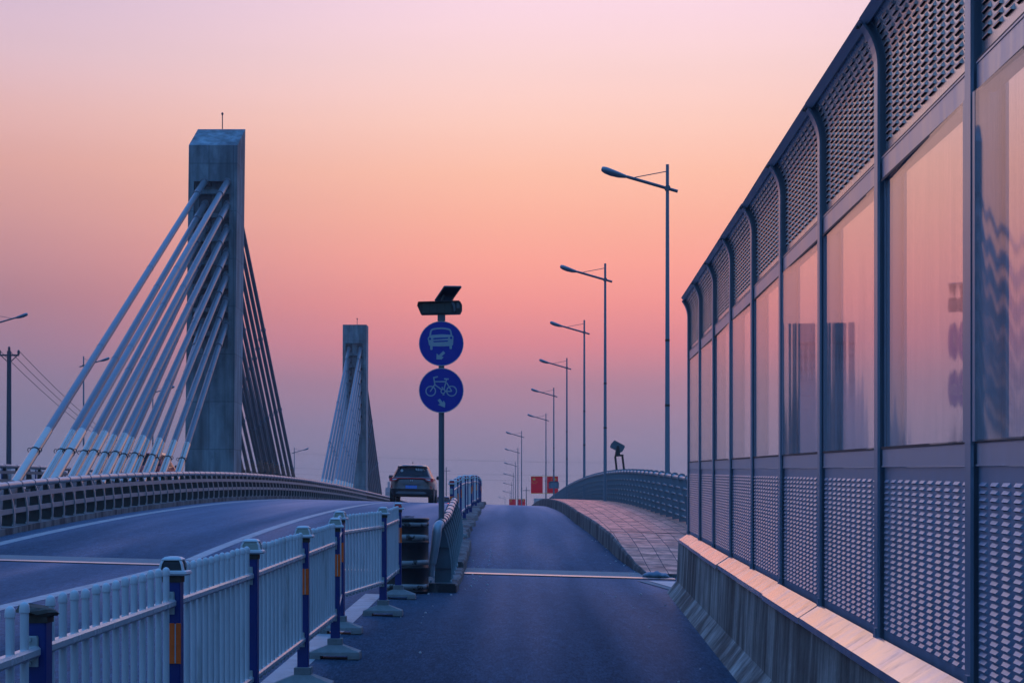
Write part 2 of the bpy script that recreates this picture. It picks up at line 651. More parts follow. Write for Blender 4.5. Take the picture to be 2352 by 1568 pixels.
M_CGL = mat("dark_car_glass", (.008, .012, .022), .12, var=.1, spec=.15)
M_TAIL = mat("tail_lamp_red", (.85, .012, .03), .18, var=.05)
M_TAILC = mat("tail_lamp_clear", (.62, .64, .66), .12, var=.05)
M_BRAKE = mat("lit_brake_lamp", (.5, .02, .01), .3, emit=((1.0, .10, .04), 5.0))
M_PLATE = mat("number_plate_blue", (.02, .20, .80), .35, var=.04)
M_TYRE = mat("tyre_rubber", (.012, .012, .013), .8, var=.1)
M_RIM = mat("wheel_rim", (.35, .36, .38), .3, .8, var=.05)
M_STICK = mat("window_sticker", (.48, .54, .56), .5, var=.05)


# ------------------------------------------------------------------ mesh builder
class MB:
    def __init__(s):
        s.v, s.f, s.m, s.sm = [], [], [], []

    def add(s, vs, fs, mi=0, smooth=False):
        o = len(s.v)
        s.v += [tuple(v) for v in vs]
        for f in fs:
            s.f.append([i + o for i in f])
            s.m.append(mi)
            s.sm.append(smooth)
        return s

    def box(s, x0, x1, y0, y1, z0, z1, mi=0, fn=None):
        vs = [(x, y, z) for z in (z0, z1) for y in (y0, y1) for x in (x0, x1)]
        if fn:
            vs = [fn(*v) for v in vs]
        return s.add(vs, [(0, 2, 3, 1), (4, 5, 7, 6), (0, 1, 5, 4), (2, 6, 7, 3), (0, 4, 6, 2), (1, 3, 7, 5)], mi)

    def bbox(s, x0, x1, y0, y1, z0, z1, b=.006, mi=0, fn=None):
        """box with chamfered vertical and top edges"""
        prof = [(0, b * .0), (0, z1 - z0 - b), (b, z1 - z0)]
        rings = []
        for ins, dz in prof:
            c = b
            X0, X1, Y0, Y1 = x0 + ins, x1 - ins, y0 + ins, y1 - ins
            rings.append([(X0 + c, Y0, z0 + dz), (X1 - c, Y0, z0 + dz), (X1, Y0 + c, z0 + dz), (X1, Y1 - c, z0 + dz),
                          (X1 - c, Y1, z0 + dz), (X0 + c, Y1, z0 + dz), (X0, Y1 - c, z0 + dz), (X0, Y0 + c, z0 + dz)])
        if fn:
            rings = [[fn(*p) for p in r] for r in rings]
        return s.loft(rings, mi, cap=True)

    def loft(s, rings, mi=0, cap=True, smooth=False, closed=True):
        n = len(rings[0])
        vs = [p for r in rings for p in r]
        fs = []
        for i in range(len(rings) - 1):
            for j in range(n if closed else n - 1):
                k = (j + 1) % n
                fs.append((i * n + j, i * n + k, (i + 1) * n + k, (i + 1) * n + j))
        s.add(vs, fs, mi, smooth)
        if cap and closed:
            s.add(rings[0], [tuple(reversed(range(n)))], mi)
            s.add(rings[-1], [tuple(range(n))], mi)
        return s

    def tube(s, pts, r, seg=10, mi=0, cap=True, smooth=True):
        pts = [Vector(p) for p in pts]
        if not isinstance(r, (list, tuple)):
            r = [r] * len(pts)
        rings = []
        up = None
        for i, p in enumerate(pts):
            d = (pts[min(i + 1, len(pts) - 1)] - pts[max(i - 1, 0)]).normalized()
            if up is None:
                up = Vector((0, 0, 1)) if abs(d.z) < .9 else Vector((0, 1, 0))
            a = d.cross(up).normalized()
            b = a.cross(d).normalized()
            up = b
            rings.append([p + (a * math.cos(t) + b * math.sin(t)) * r[i] for t in
                          [2 * math.pi * k / seg for k in range(seg)]])
        return s.loft(rings, mi, cap, smooth)

    def lathe(s, prof, seg=16, mi=0, at=(0, 0, 0), cap=True, smooth=True):
        rings = [[(at[0] + r * math.cos(2 * math.pi * k / seg), at[1] + r * math.sin(2 * math.pi * k / seg), at[2] + z)
                  for k in range(seg)] for r, z in prof]
        return s.loft(rings, mi, cap, smooth)

    def poly(s, pts2, y0, y1, mi=0, ax='y'):
        """extrude an (x,z) outline from y0 to y1"""
        n = len(pts2)
        vs = [(p[0], y0, p[1]) for p in pts2] + [(p[0], y1, p[1]) for p in pts2]
        fs = [tuple(range(n)), tuple(range(2 * n - 1, n - 1, -1))]
        fs += [(i, i + n, (i + 1) % n + n, (i + 1) % n) for i in range(n)]
        return s.add(vs, fs, mi)

    def build(s, name, mats, parent=None, local=False):
        me = bpy.data.meshes.new(name)
        off = Vector((0, 0, 0))
        if parent is not None and not local:
            q = parent
            while q is not None:
                off = off + Vector(q.location)
                q = q.parent
        me.from_pydata([tuple(Vector(v) - off) for v in s.v], [], s.f)
        if not isinstance(mats, (list, tuple)):
            mats = [mats]
        for m in mats:
            me.materials.append(m)
        me.polygons.foreach_set('material_index', s.m)
        me.polygons.foreach_set('use_smooth', s.sm)
        bm = bmesh.new()
        bm.from_mesh(me)
        bmesh.ops.recalc_face_normals(bm, faces=bm.faces)
        bm.to_mesh(me)
        bm.free()
        me.update()
        o = bpy.data.objects.new(name, me)
        COL.objects.link(o)
        if parent is not None:
            o.parent = parent
        return o


def tag(o, label=None, cat=None, group=None, kind=None):
    if label:
        o['label'] = label
    if cat:
        o['category'] = cat
    if group:
        o['group'] = group
    if kind:
        o['kind'] = kind
    return o


def thing(name, loc, label, cat, group=None):
    o = bpy.data.objects.new(name, None)
    o.empty_display_size = .2
    COL.objects.link(o)
    o.location = loc
    return tag(o, label, cat, group)


def dup(src, parent=None, loc=None):
    c = src.copy()
    COL.objects.link(c)
    if parent is not None:
        c.parent = parent
    if loc is not None:
        c.location = loc
    return c


def copy_tree(o, parent=None, loc=None, rz=None):
    c = dup(o, parent, loc)
    if rz is not None:
        c.rotation_euler.z = rz
    for ch in list(o.children):
        copy_tree(ch, c)
    return c


# ------------------------------------------------------------------ road profile
PR = [(-60, -1.5), (0, 0), (24.65, .63), (28, .82), (34, 1.10), (40, 1.32), (50, 1.59), (58, 1.73), (66, 1.82), (75, 1.865),
      (85, 1.86), (100, 1.78), (120, 1.65), (147, 1.40), (163, 1.12), (196, .70), (226, .10), (260, -.50),
      (300, -1.15), (345, -1.95), (400, -2.70), (500, -4.6), (700, -7.5)]


def _pchip(P):
    xs = [p[0] for p in P]
    ys = [p[1] for p in P]
    n = len(P)
    h = [xs[i + 1] - xs[i] for i in range(n - 1)]
    d = [(ys[i + 1] - ys[i]) / h[i] for i in range(n - 1)]
    m = [d[0]] + [0] * (n - 2) + [d[-1]]
    for i in range(1, n - 1):
        if d[i - 1] * d[i] > 0:
            w1, w2 = 2 * h[i] + h[i - 1], h[i] + 2 * h[i - 1]
            m[i] = (w1 + w2) / (w1 / d[i - 1] + w2 / d[i])

    def f(x):
        if x <= xs[0]:
            return ys[0] + m[0] * (x - xs[0])
        for i in range(n - 1):
            if x <= xs[i + 1]:
                t = (x - xs[i]) / h[i]
                return ((1 + 2 * t) * (1 - t) ** 2 * ys[i] + t * (1 - t) ** 2 * h[i] * m[i] + t * t * (3 - 2 * t) * ys[i + 1]
                        + t * t * (t - 1) * h[i] * m[i + 1])
        return ys[-1]
    return f


R_far = _pchip(PR[2:])


def R(y):
    return .025 * y + .0137 * max(0, min(1, (y) / 24.65)) * 1.0 if y <= 24.65 else R_far(y)


def Z(x, y):
    return R(y) - .028 * (x - 1.5)


def lerp(tab, y):
    if y <= tab[0][0]:
        return tab[0][1]
    for (a, va), (b, vb) in zip(tab, tab[1:]):
        if y <= b:
            return va + (vb - va) * (y - a) / (b - a)
    return tab[-1][1]


def frange(a, b, s):
    n = max(1, int(round((b - a) / s)))
    return [a + (b - a) * i / n for i in range(n + 1)]


YS = frange(-30, 24.65, 2.5) + frange(25, 110, 1.0) + frange(112, 300, 4) + frange(310, 600, 20)


def sheet(x0, x1, ys, lift, nx=2):
    """strip following the road; x0/x1 numbers or functions of y"""
    mb = MB()
    rows = []
    for y in ys:
        a = x0(y) if callable(x0) else x0
        b = x1(y) if callable(x1) else x1
        rows.append([(a + (b - a) * i / (nx - 1), y, Z(a + (b - a) * i / (nx - 1), y) + lift) for i in range(nx)])
    vs = [p for r in rows for p in r]
    fs = [(i * nx + j, i * nx + j + 1, (i + 1) * nx + j + 1, (i + 1) * nx + j) for i in range(len(ys) - 1) for j in range(nx - 1)]
    mb.add(vs, fs)
    return mb


# ground far below, reaching the horizon
g = MB().add([(-15000, -3000, -10), (15000, -3000, -10), (15000, 30000, -10), (-15000, 30000, -10)], [(0, 1, 2, 3)])
tag(g.build("ground", M_GROUND), kind='structure')

# bridge deck: asphalt sheet plus a slab below it
deck = sheet(-8.8, 4.4, YS, 0, 20)
deck2 = sheet(-27, -15.6, YS, 0, 16)
deck.add(deck2.v, deck2.f)
ys = YS
rowsL = [(-27, y, Z(-27, y)) for y in ys]
deck_slab = MB()
n = len(ys)
vs = []
for y in ys:
    zl, zr = Z(-27, y), Z(4.4, y)
    vs += [(-27, y, zl - .004), (-27, y, zl - 1.3), (4.4, y, zr - 1.3), (4.4, y, zr - .004)]
fs = []
for i in range(n - 1):
    for j in range(3):
        fs.append((i * 4 + j, i * 4 + j + 1, (i + 1) * 4 + j + 1, (i + 1) * 4 + j))
deck_slab.add(vs, fs)
tag(deck.build("road", M_ROAD), kind='structure')
tag(deck_slab.build("bridge_deck_slab", M_CONC), kind='structure')

# painted lines
edge_l = sheet(lambda y: -8.19, lambda y: -7.99, [y for y in YS if y <= 170], .0018)
lane_tab = [(-30, -5.2), (17, -5.0), (25, -4.72), (52, -4.45), (70, -4.4), (200, -4.4)]
lane_l = sheet(lambda y: lerp(lane_tab, y) - .09, lambda y: lerp(lane_tab, y) + .09, [y for y in YS if y <= 170], .0018)
near_l = sheet(lambda y: -1.70, lambda y: -1.50, frange(-30, 20.2, 1.5), .0018)
mk = MB()
for s in (edge_l, lane_l, near_l):
    mk.add(s.v, s.f)
tag(mk.build("lane_markings", M_LINE), kind='structure')

# expansion joint
jb = MB()
xs_ = frange(-8.5, 2.3, .6)
yj = 24.5


def strip_x(mb, xs, y0, y1, lift0, lift1, mi=0):
    vs = []
    for x in xs:
        vs += [(x, y0, Z(x, y0) + lift0), (x, y1, Z(x, y1) + lift1)]
    mb.add(vs, [(2 * i, 2 * i + 2, 2 * i + 3, 2 * i + 1) for i in range(len(xs) - 1)], mi)


strip_x(jb, xs_, yj + .25, yj + 1.0, .005, .006, 0)
strip_x(jb, xs_, yj - .055, yj - .05, -.004, .014, 2)
strip_x(jb, xs_, yj - .05, yj + .20, .014, .014, 1)
strip_x(jb, xs_, yj + .20, yj + .205, .014, .002, 2)
strip_x(jb, xs_, yj + .205, yj + .25, .002, .005, 2)
tag(jb.build("expansion_joint", [M_RUB, M_STEEL, M_DARK]), kind='structure')

# sidewalk with kerb
KERB = [(24.95, 1.90), (26, 1.80), (28, 1.70), (31, 1.63), (34, 1.58), (40, 1.44), (50, 1.39), (60, 1.28), (75, 1.22), (100, 1.15),
        (147, 1.1), (300, 1.0)]
KH = [(24.95, .05), (26, .10), (28, .23), (30, .29), (60, .29), (300, .29)]
syy = frange(24.95, 40, .3) + frange(41, 110, 1) + frange(114, 300, 6)
sw, kb = MB(), MB()
nx = 8
vs = []
kv = []
for i, y in enumerate(syy):
    k = lerp(KERB, y) + random.uniform(-.006, .006)
    h = lerp(KH, y)
    jit = random.uniform(-.004, .004)
    for j in range(nx):
        x = k + .05 + (4.4 - k - .05) * j / (nx - 1)
        vs.append((x, y, Z(x, y) + h - .006 + random.uniform(-.004, .004)))
    kv += [(k, y, Z(k, y) - .01), (k + .012, y, Z(k, y) + h - .03 + jit), (k + .03, y, Z(k, y) + h + jit * .3), (k + .055, y, Z(k + .055, y) + h - .002)]
fs = [(i * nx + j, i * nx + j + 1, (i + 1) * nx + j + 1, (i + 1) * nx + j) for i in range(len(syy) - 1) for j in range(nx - 1)]
sw.add(vs, fs)
tag(sw.build("pavement", M_TILE), kind='structure')
kf = [(i * 4 + j, i * 4 + j + 1, (i + 1) * 4 + j + 1, (i + 1) * 4 + j) for i in range(len(syy) - 1) for j in range(3)]
kf.append((0, 1, 2, 3))
kb.add(kv, kf)
kb.add([(1.93, 24.95, Z(1.93, 24.95) - .01), (4.4, 24.95, Z(4.4, 24.95) - .01), (4.4, 24.95, Z(4.4, 24.95) + .05), (1.93, 24.95, Z(1.93, 24.95) + .05)],
       [(0, 1, 2, 3)])
tag(kb.build("pavement_kerb", M_KERB), kind='structure')

# open joint across the pavement
pj = MB()
rowx = frange(lerp(KERB, 30.4) + .02, 4.3, .25)
vs = []
for i, x in enumerate(rowx):
    o_ = .03 * math.sin(i * 1.3)
    vs += [(x, 30.4 + o_, Z(x, 30.4) + .29 + .003), (x, 30.50 + o_ * .5, Z(x, 30.5) + .29 + .003)]
pj.add(vs, [(2 * i, 2 * i + 2, 2 * i + 3, 2 * i + 1) for i in range(len(rowx) - 1)])
tag(pj.build("pavement_joint", M_DARK), kind='structure')

# pale concrete apron between joint and barrier
ap = MB()
aps = [[(1.72, 24.02), (2.02, 22.3), (2.15, 22.3), (1.86, 24.02)], [(1.885, 24.02), (2.17, 22.3), (2.7, 22.3), (2.7, 24.02)]]
for mi, q in enumerate(aps):
    ap.add([(x, y, Z(x, y) + .008) for x, y in q], [(0, 1, 2, 3)], mi)
tag(ap.build("concrete_apron", [M_RUB, M_PALE]), kind='structure')

# left kerb and median between the carriageways
XR = -8.75
lk = MB()
lys = [y for y in YS if -20 < y < 300]


def kerb_block(mb, x0, x1, h, ys):
    vs = []
    for y in ys:
        vs += [(x0, y, Z(x0, y) - .85), (x0, y, Z(x0, y) + h), (x1, y, Z(x1, y) + h), (x1, y, Z(x1, y) - .85)]
    mb.add(vs, [(i * 4 + j, i * 4 + j + 1, (i + 1) * 4 + j + 1, (i + 1) * 4 + j) for i in range(len(ys) - 1) for j in range(3)] +
           [(0, 1, 2, 3), tuple(range(len(ys) * 4 - 4, len(ys) * 4))])


kerb_block(lk, XR - .28, XR + .22, .11, lys)
kerb_block(lk, -15.9, -15.4, .16, lys)
tag(lk.build("median_kerb", M_KERB), kind='structure')
md = sheet(-15.4, XR - .28, lys, -.30, 6)
tag(md.build("median_strip", M_MED), kind='structure')

# ------------------------------------------------------------------ concrete barrier (right)
WS = .034


def wx(y):
    return 1.45 + WS * y


def WZ(y):
    return .025 * y


cb = MB()
prof = [(-.275, None), (-.265, .0), (-.13, .17), (-.105, .66), (.10, .66), (.12, None)]
bys = frange(-6, 21.85, .9)
vs = []
for y in bys:
    for dx, z in prof:
        x = wx(y) + dx
        gz = Z(x, y) - .03
        base = .025 * y - .018
        vs.append((x, y, gz if z is None else base + z))
npf = len(prof)
fs = [(i * npf + j, i * npf + j + 1, (i + 1) * npf + j + 1, (i + 1) * npf + j) for i in range(len(bys) - 1) for j in range(npf - 1)]
fs += [tuple(range(npf)), tuple(range(len(vs) - npf, len(vs)))]
cb.add(vs, fs)
tag(cb.build("concrete_barrier", M_JERSEY), "stained grey concrete barrier wall with sloping foot below the tall noise screen", "barrier")

# ------------------------------------------------------------------ noise barrier (right)
nb = thing("noise_barrier", (wx(4.4) + .022, 4.4, .025 * 4.4),
           "tall metal noise screen with glass panes and louvred panels standing on the concrete barrier", "noise barrier")
nb.rotation_euler.z = -math.atan(WS)
PITCH = 1.9 * math.sqrt(1 + WS * WS)
NPOST = 10
BEND, TOPZ = 3.42, 3.65
RADB, ANG = .36, 38


def arc(k):      # k 0..1 -> (dx, z) of the wall face above the bend
    a = rad(ANG) * k
    return -RADB * (1 - math.cos(a)), BEND + RADB * math.sin(a)


def sh(x, y, z):
    return (x, y, z + .025 * y)


# post: H-section following the bend
pm = MB()
pathp = [(0, .70), (0, BEND)] + [arc(k / 6) for k in range(1, 7)]


def prof_sweep(mb, x0, x1, y0, y1, mi=0):
    rings = []
    for i, (dx, z) in enumerate(pathp):
        a = 0 if i < 2 else rad(ANG) * (i - 1) / 6
        nx_, nz_ = math.cos(a), math.sin(a)
        rings.append([(dx + x0 * nx_, y0, z + x0 * nz_), (dx + x1 * nx_, y0, z + x1 * nz_),
                      (dx + x1 * nx_, y1, z + x1 * nz_), (dx + x0 * nx_, y1, z + x0 * nz_)])
    mb.loft(rings, mi)


prof_sweep(pm, -.038, -.026, -.045, .045)
prof_sweep(pm, -.026, .085, -.005, .005)
prof_sweep(pm, .085, .097, -.055, .055)
pm.box(-.046, -.038, -.03, .03, .74, .79)
# panels
U0, U1 = .057, PITCH - .057
low = MB()       # lower louvre panel
low.box(-.012, .05, U0, U1, .735, 1.545, 0, sh)
top = MB()       # upper louvre panel: curved sheet
zl = [3.0, 3.2, BEND]
rings = [[sh(.0, U0, 3.0), sh(.0, U1, 3.0), sh(.05, U1, 3.0), sh(.05, U0, 3.0)],
         [sh(.0, U0, BEND), sh(.0, U1, BEND), sh(.05, U1, BEND), sh(.05, U0, BEND)]]
for k in range(1, 7):
    dx, z = arc(k / 6)
    a = rad(ANG) * k / 6
    rings.append([sh(dx, U0, z), sh(dx, U1, z), sh(dx + .05 * math.cos(a), U1, z + .05 * math.sin(a)), sh(dx + .05 * math.cos(a), U0, z + .05 * math.sin(a))])
top.loft(rings, 0)


def hood(mb, u, w, P, h, d, fr):
    """louvre hood: sloping top, dark open underside. fr(u, v, n) -> point"""
    a, b = u - w / 2, u + w / 2
    e = .007
    vs = [fr(a, h, 0), fr(b, h, 0), fr(b - e, h * .27, d), fr(a + e, h * .27, d), fr(a, 0, 0.0), fr(b, 0, 0.0), fr(b - e, h * .16, d * .96), fr(a + e, h * .16, d * .96)]
    mb.add(vs, [(0, 1, 2, 3), (3, 2, 6, 7), (0, 3, 7, 4), (1, 5, 6, 2)], 0)
    mb.add([fr(a + e, h * .16, d * .9), fr(b - e, h * .16, d * .9), fr(b, .0, .0008), fr(a, .0, .0008)], [(0, 1, 2, 3)], 1)


ncol = 11
for c in range(ncol):
    u = U0 + .085 + (U1 - U0 - .17) * c / (ncol - 1)
    for r in range(27):
        v0 = .79 + .0262 * r
        hood(low, u, .098, None, .0170, .0100, lambda uu, vv, nn, v0=v0: sh(-.012 - nn, uu, v0 + vv))
# upper: rows run up the flat part then round the bend
flat = BEND - 3.06
arcl = RADB * rad(ANG)
rows = int((flat + arcl - .03) / .0315)
for c in range(ncol):
    u = U0 + .085 + (U1 - U0 - .17) * c / (ncol - 1)
    for r in range(rows):
        s0 = .0315 * r

        def fr(uu, vv, nn, s0=s0):
            s_ = s0 + vv
            if s_ <= flat:
                return sh(-nn, uu, 3.06 + s_)
            a = (s_ - flat) / RADB
            return sh(-RADB * (1 - math.cos(a)) - nn * math.cos(a), uu, BEND + RADB * math.sin(a) - nn * math.sin(a))
        hood(top, u, .105, None, .021, .0105, fr)
rail1 = MB()
rail1.box(-.018, .05, U0, U1, 1.550, 1.632, 0, sh)
rail1.box(-.022, -.018, U0, U1, 1.546, 1.552, 0, sh)
rail1.box(-.024, -.0225, U0, U1, 1.628, 1.640, 1, sh)
rail2 = MB()
rail2.box(-.018, .05, U0, U1, 2.885, 2.990, 0, sh)
rail2.box(-.0215, -.018, U0, U1, 2.985, 2.992, 0, sh)
rail2.box(-.024, -.0225, U0, U1, 2.876, 2.889, 1, sh)
rail2.box(-.0195, -.0182, U0, U1, 2.991, 3.001, 1, sh)
stile = MB().box(-.0225, .03, U0, U0 + .035, 1.634, 2.883, 0, sh)
stile2 = MB().box(-.0225, .03, U1 - .035, U1, 1.634, 2.883, 0, sh)
pane = MB()
pane.box(-.021, -.014, U0 + .037, U1 - .037, 1.634, 2.883, 0, sh)
# curved cap strip along the top edge
capm = MB()
a = rad(ANG)
ex, ez = arc(1)
ca, sa = math.cos(a), math.sin(a)
# tangent (pointing up the bend) and inward normal
tx, tz = -math.sin(a), math.cos(a)


def cp(s, nn, u):
    return sh(ex + tx * s + nn * ca, u, ez + tz * s + nn * sa)


capm.loft([[cp(-.016, -.020, u), cp(.034, -.024, u), cp(.038, .055, u), cp(-.016, .055, u)] for u in (.004, PITCH - .004)], 0)
bolt = MB()
for s, du in ((-.002, .05), (.015, .09), (.006, .03)):
    p = cp(s, -.024, du)
    bolt.lathe([(.011, 0), (.011, .008), (.006, .014)], 6, 0, (p[0] - .004, p[1], p[2] - .007))
# coping flashing
cop = MB()
o0 = -.04
cop.loft([[sh(o0, u, .742), sh(o0, u, .752), sh(-.155, u, .676), sh(-.157, u, .640), sh(-.150, u, .640), sh(-.148, u, .668)]
          for u in (.004, PITCH * .5, PITCH - .004)], 0)
cop_var = []
PTILT = [.013, -.014, -.005, .006, -.003, .003, -.005, .004, .002, 0]      # panes sit slightly twisted in their posts
protos = {}
first = None
for i in range(-3, NPOST):
    y = PITCH * i
    loc = (0, y, .025 * y)
    items = [("post", pm, M_POST)]
    if i < NPOST - 1:
        items += [("lower_louvre_panel", low, [M_LOUVRE, M_HOODSHADE]), ("frame_rail", rail1, [M_WALLFRAME, M_DARK]), ("frame_rail2", rail2, [M_WALLFRAME, M_DARK]),
                  ("glazing_stile", stile, M_POST), ("glazing_stile2", stile2, M_POST), ("glass_pane", pane, M_GLASS), ("upper_louvre_panel", top, [M_LOUVREU, M_HOODSHADE]),
                  ("top_cap", capm, M_POST), ("coping_strip", cop, M_COPING)]
    for nm, mb, mt in items:
        if nm not in protos:
            protos[nm] = mb.build(nm.rstrip("2"), mt, nb, local=True)
            o = protos[nm]
        else:
            o = dup(protos[nm], nb)
        o.location = loc
        if nm == "top_cap":
            o.rotation_euler = (random.uniform(-.003, .003), 0, random.uniform(-.002, .002))
            if "bolts" not in protos:
                protos["bolts"] = bolt.build("cap_bolts", M_DARK, o, local=True)
            else:
                dup(protos["bolts"], o)
        if nm == "glass_pane":
            o.rotation_euler = (0, 0, PTILT[max(i, 0)])
            o.location = (PITCH / 2 * math.sin(PTILT[max(i, 0)]), y, .025 * y)
        if nm.startswith("glazing_stile"):
            o.rotation_euler = (0, 0, PTILT[max(i, 0)])
            o.location = (PITCH / 2 * math.sin(PTILT[max(i, 0)]), y, .025 * y)
        if nm == "coping_strip":
            o.rotation_euler = (0, random.uniform(-.02, .02), random.uniform(-.002, .002))
        if nm == "lower_louvre_panel":
            o.rotation_euler = (0, random.uniform(-.004, .004), 0)

# ------------------------------------------------------------------ picket fence modules
FP = [(-.6, -1.52), (1.4, -1.51), (3.4, -1.50), (5.42, -1.476), (7.38, -1.435), (9.29, -1.39), (11.45, -1.372), (13.4, -1.36), (15.4, -1.52), (17.35, -1.284), (19.6, -1.279)]


def post_mesh():
    m = MB()
    m.bbox(-.036, .036, -.036, .036, .10, 1.00, .004)
    return m


def cap_meshes():
    h = MB()
    # flared base
    h.loft([[(-a, -b, z), (a, -b, z), (a, b, z), (-a, b, z)] for a, b, z in ((.058, .050, 1.0), (.068, .058, 1.008), (.066, .056, 1.018), (.056, .047, 1.022))])
    # four corner pillars leaning in + roof
    for sx in (-1, 1):
        for sy in (-1, 1):
            h.loft([[(sx * (X - .010), sy * (Y_ - .010), z), (sx * X, sy * (Y_ - .010), z), (sx * X, sy * Y_, z), (sx * (X - .010), sy * Y_, z)]
                    for X, Y_, z in ((.055, .046, 1.022), (.049, .042, 1.05), (.041, .036, 1.066))])
    h.loft([[(-a, -b, z), (a, -b, z), (a, b, z), (-a, b, z)] for a, b, z in ((.043, .038, 1.064), (.043, .038, 1.069), (.032, .028, 1.078), (.015, .013, 1.081))])
    l = MB()
    l.loft([[(-a, -b, z), (a, -b, z), (a, b, z), (-a, b, z)] for a, b, z in ((.048, .0405, 1.022), (.043, .037, 1.05), (.036, .032, 1.065))])
    neck = MB()
    neck.bbox(-.040, .040, -.040, .040, .972, .999, .003)
    return h, l, neck


def foot_mesh():
    m = MB()
    w = .195
    # block with a notch below, as three pieces meeting end to end
    for x0, x1 in ((-w, -.105), (.105, w)):
        m.box(x0, x1, -.11, .11, 0, .028)
    m.loft([[(-w, -.11, .028), (w, -.11, .028), (w, .11, .028), (-w, .11, .028)], [(-w + .004, -.106, .052), (w - .004, -.106, .052), (w - .004, .106, .052), (-w + .004, .106, .052)],
            [(-.058, -.058, .105), (.058, -.058, .105), (.058, .058, .105), (-.058, .058, .105)]])
    m.bbox(-.056, .056, -.056, .056, .105, .155, .004)
    m.lathe([(.008, 0), (.008, .002)], 8, 1, (0, 0, 0)) if False else None
    return m


def bracket_mesh(z):
    m = MB()
    m.bbox(-.038, .014, -.044, -.037, z - .048, z + .048, .004)
    m.lathe([(.012, -.006), (.012, 0)], 6, 1, (0, 0, 0)) if False else None
    for dz in (-.036, .036):
        m.loft([[(-.012 + .007 * math.cos(t), yy, z + dz + .007 * math.sin(t)) for t in [math.pi / 3 * k for k in range(6)]] for yy in (-.044, -.051)])
    return m


PM, (CM, LM, NM), FM = post_mesh(), cap_meshes(), foot_mesh()
PROTO = {}


def use(key, name, mb, mts, parent, loc=None):
    if key not in PROTO:
        o = mb.build(name, mts, parent, local=True)
        PROTO[key] = o
    else:
        o = dup(PROTO[key], parent)
    if loc is not None:
        o.location = loc
    return o


def lens_of(kind):
    return {'grey': M_LENS, 'red': M_RED, 'dark': M_DARK}[kind]


def fence_post(root, x, y, orange, lens, foot=True, broken=False, rz=0., zoff=0., yellow_ring=False):
    z = Z(x, y) + zoff
    loc = Vector((x, y, z)) - Vector(root.location)
    p = use("fence_post", "post", PM, M_BLUE, root, loc)
    p.rotation_euler.z = rz
    if broken:
        use("neck", "post_collar", NM, M_GALV, p)
        bk = MB()
        random.seed(3)
        rr = []
        for r_, zz in ((.05, 1.0), (.056, 1.004), (.050, 1.016), (.030, 1.022)):
            rr.append([((r_ + random.uniform(-.006, .010)) * math.cos(t) * 1.15, (r_ + random.uniform(-.004, .006)) * math.sin(t), zz + random.uniform(-.006, .006) - .006 * math.cos(t))
                       for t in [2 * math.pi * k / 14 for k in range(14)]])
        bk.loft(rr)
        o = bk.build("broken_cap", M_RUST, p, local=True)
        o['label'] = "rusty broken cap left on the post top"
    else:
        c = use("cap", "post_cap", CM, M_WHITE, p)
        use("lens_" + lens, "lens", LM, lens_of(lens), c)
        use("neck", "post_collar", NM, M_RUST, p)
    for zz, kk in ((.885, "a"), (.335, "b")):
        use("bracket" + kk, "rail_bracket", bracket_mesh(zz), M_GALV, p)
    if orange:
        om = MB()
        om.bbox(-.034, .015, -.043, -.037, .63, .80, .003)
        om.bbox(.0195, .041, -.043, -.037, .63, .80, .002)
        use("orange", "side_reflector", om, M_ORANGE, p)
        wm = MB()
        wm.box(.0152, .0193, -.0445, -.037, .632, .798)
        use("orangeline", "reflector_strip", wm, M_WHITE, p)
    if foot:
        use("foot", "foot", FM, M_FOOT, root, loc)
    return p


def fence_panel(root, a, b, npk, zoff=0., hi=True):
    ax, ay = a[1], a[0]
    bx, by = b[1], b[0]

    def P(t, dz=0., off=0.):
        x, y = ax + (bx - ax) * t, ay + (by - ay) * t
        zl_ = Z(ax, ay) + (Z(bx, by) - Z(ax, ay)) * t + zoff
        return Vector((x, y, zl_ + dz))
    d = (P(1) - P(0))
    ln = d.length
    side_v = Vector((d.y, -d.x, 0)).normalized()
    pk = MB()
    seg = 12 if hi else 6
    e = .07 / ln
    for i in range(npk):
        t = e + (1 - 2 * e) * (i + .5) / npk
        p = P(t)
        j = random.uniform(-.004, .004)
        r = .0136
        pk.lathe([(r, .30), (r, 1.012 + j)], seg, 0, p)
        pk.lathe([(.0165, 1.010 + j), (.0165, 1.022 + j), (.0145, 1.034 + j), (.009, 1.041 + j), (.003, 1.0435 + j)], seg, 0, p)
    o1 = pk.build("pickets", M_WHITE, root)
    for hz, wd, ht in ((.885, .020, .017), (.335, .020, .017)):
        rm = MB()
        rings = []
        for t in (.036 / ln, 1 - .036 / ln):
            p = P(t, hz)
            sec = [(-wd, -ht * .55), (-wd * .7, -ht), (wd * .7, -ht), (wd, -ht * .55), (wd, ht * .5), (wd * .6, ht), (-wd * .6, ht), (-wd, ht * .5)]
            rings.append([p + side_v * s + Vector((0, 0, q)) for s, q in sec])
        rm.loft(rings)
        rm.build("rail", M_RAILW, root)
    return o1


pf = thing("picket_fence", (-1.5, 3.4, Z(-1.5, 3.4)),
           "white picket traffic fence with blue posts and grey feet in the foreground", "fence", "picket fences")
for i, (y, x) in enumerate(FP):
    lens = 'red' if i == 10 else ('dark' if i == 4 else 'grey')  # dark lens block paints the shaded hollow of a cap without lens
    j = min(i, len(FP) - 2)
    ang = -math.atan2(FP[j + 1][1] - FP[j][1], FP[j + 1][0] - FP[j][0])
    fence_post(pf, x, y, i in (4, 6, 7, 8, 10), lens, True, i == 3, max(-.12, min(.12, ang)))
for i in range(len(FP) - 1):
    fence_panel(pf, FP[i], FP[i + 1], 13)

# fence with red caps running over the crest
ff = thing("picket_fence", (-1.02, 29.6, Z(-1.02, 29.6)),
           "blue and white divider fence with red post caps climbing over the crest behind the sign", "fence", "picket fences")
FF = []


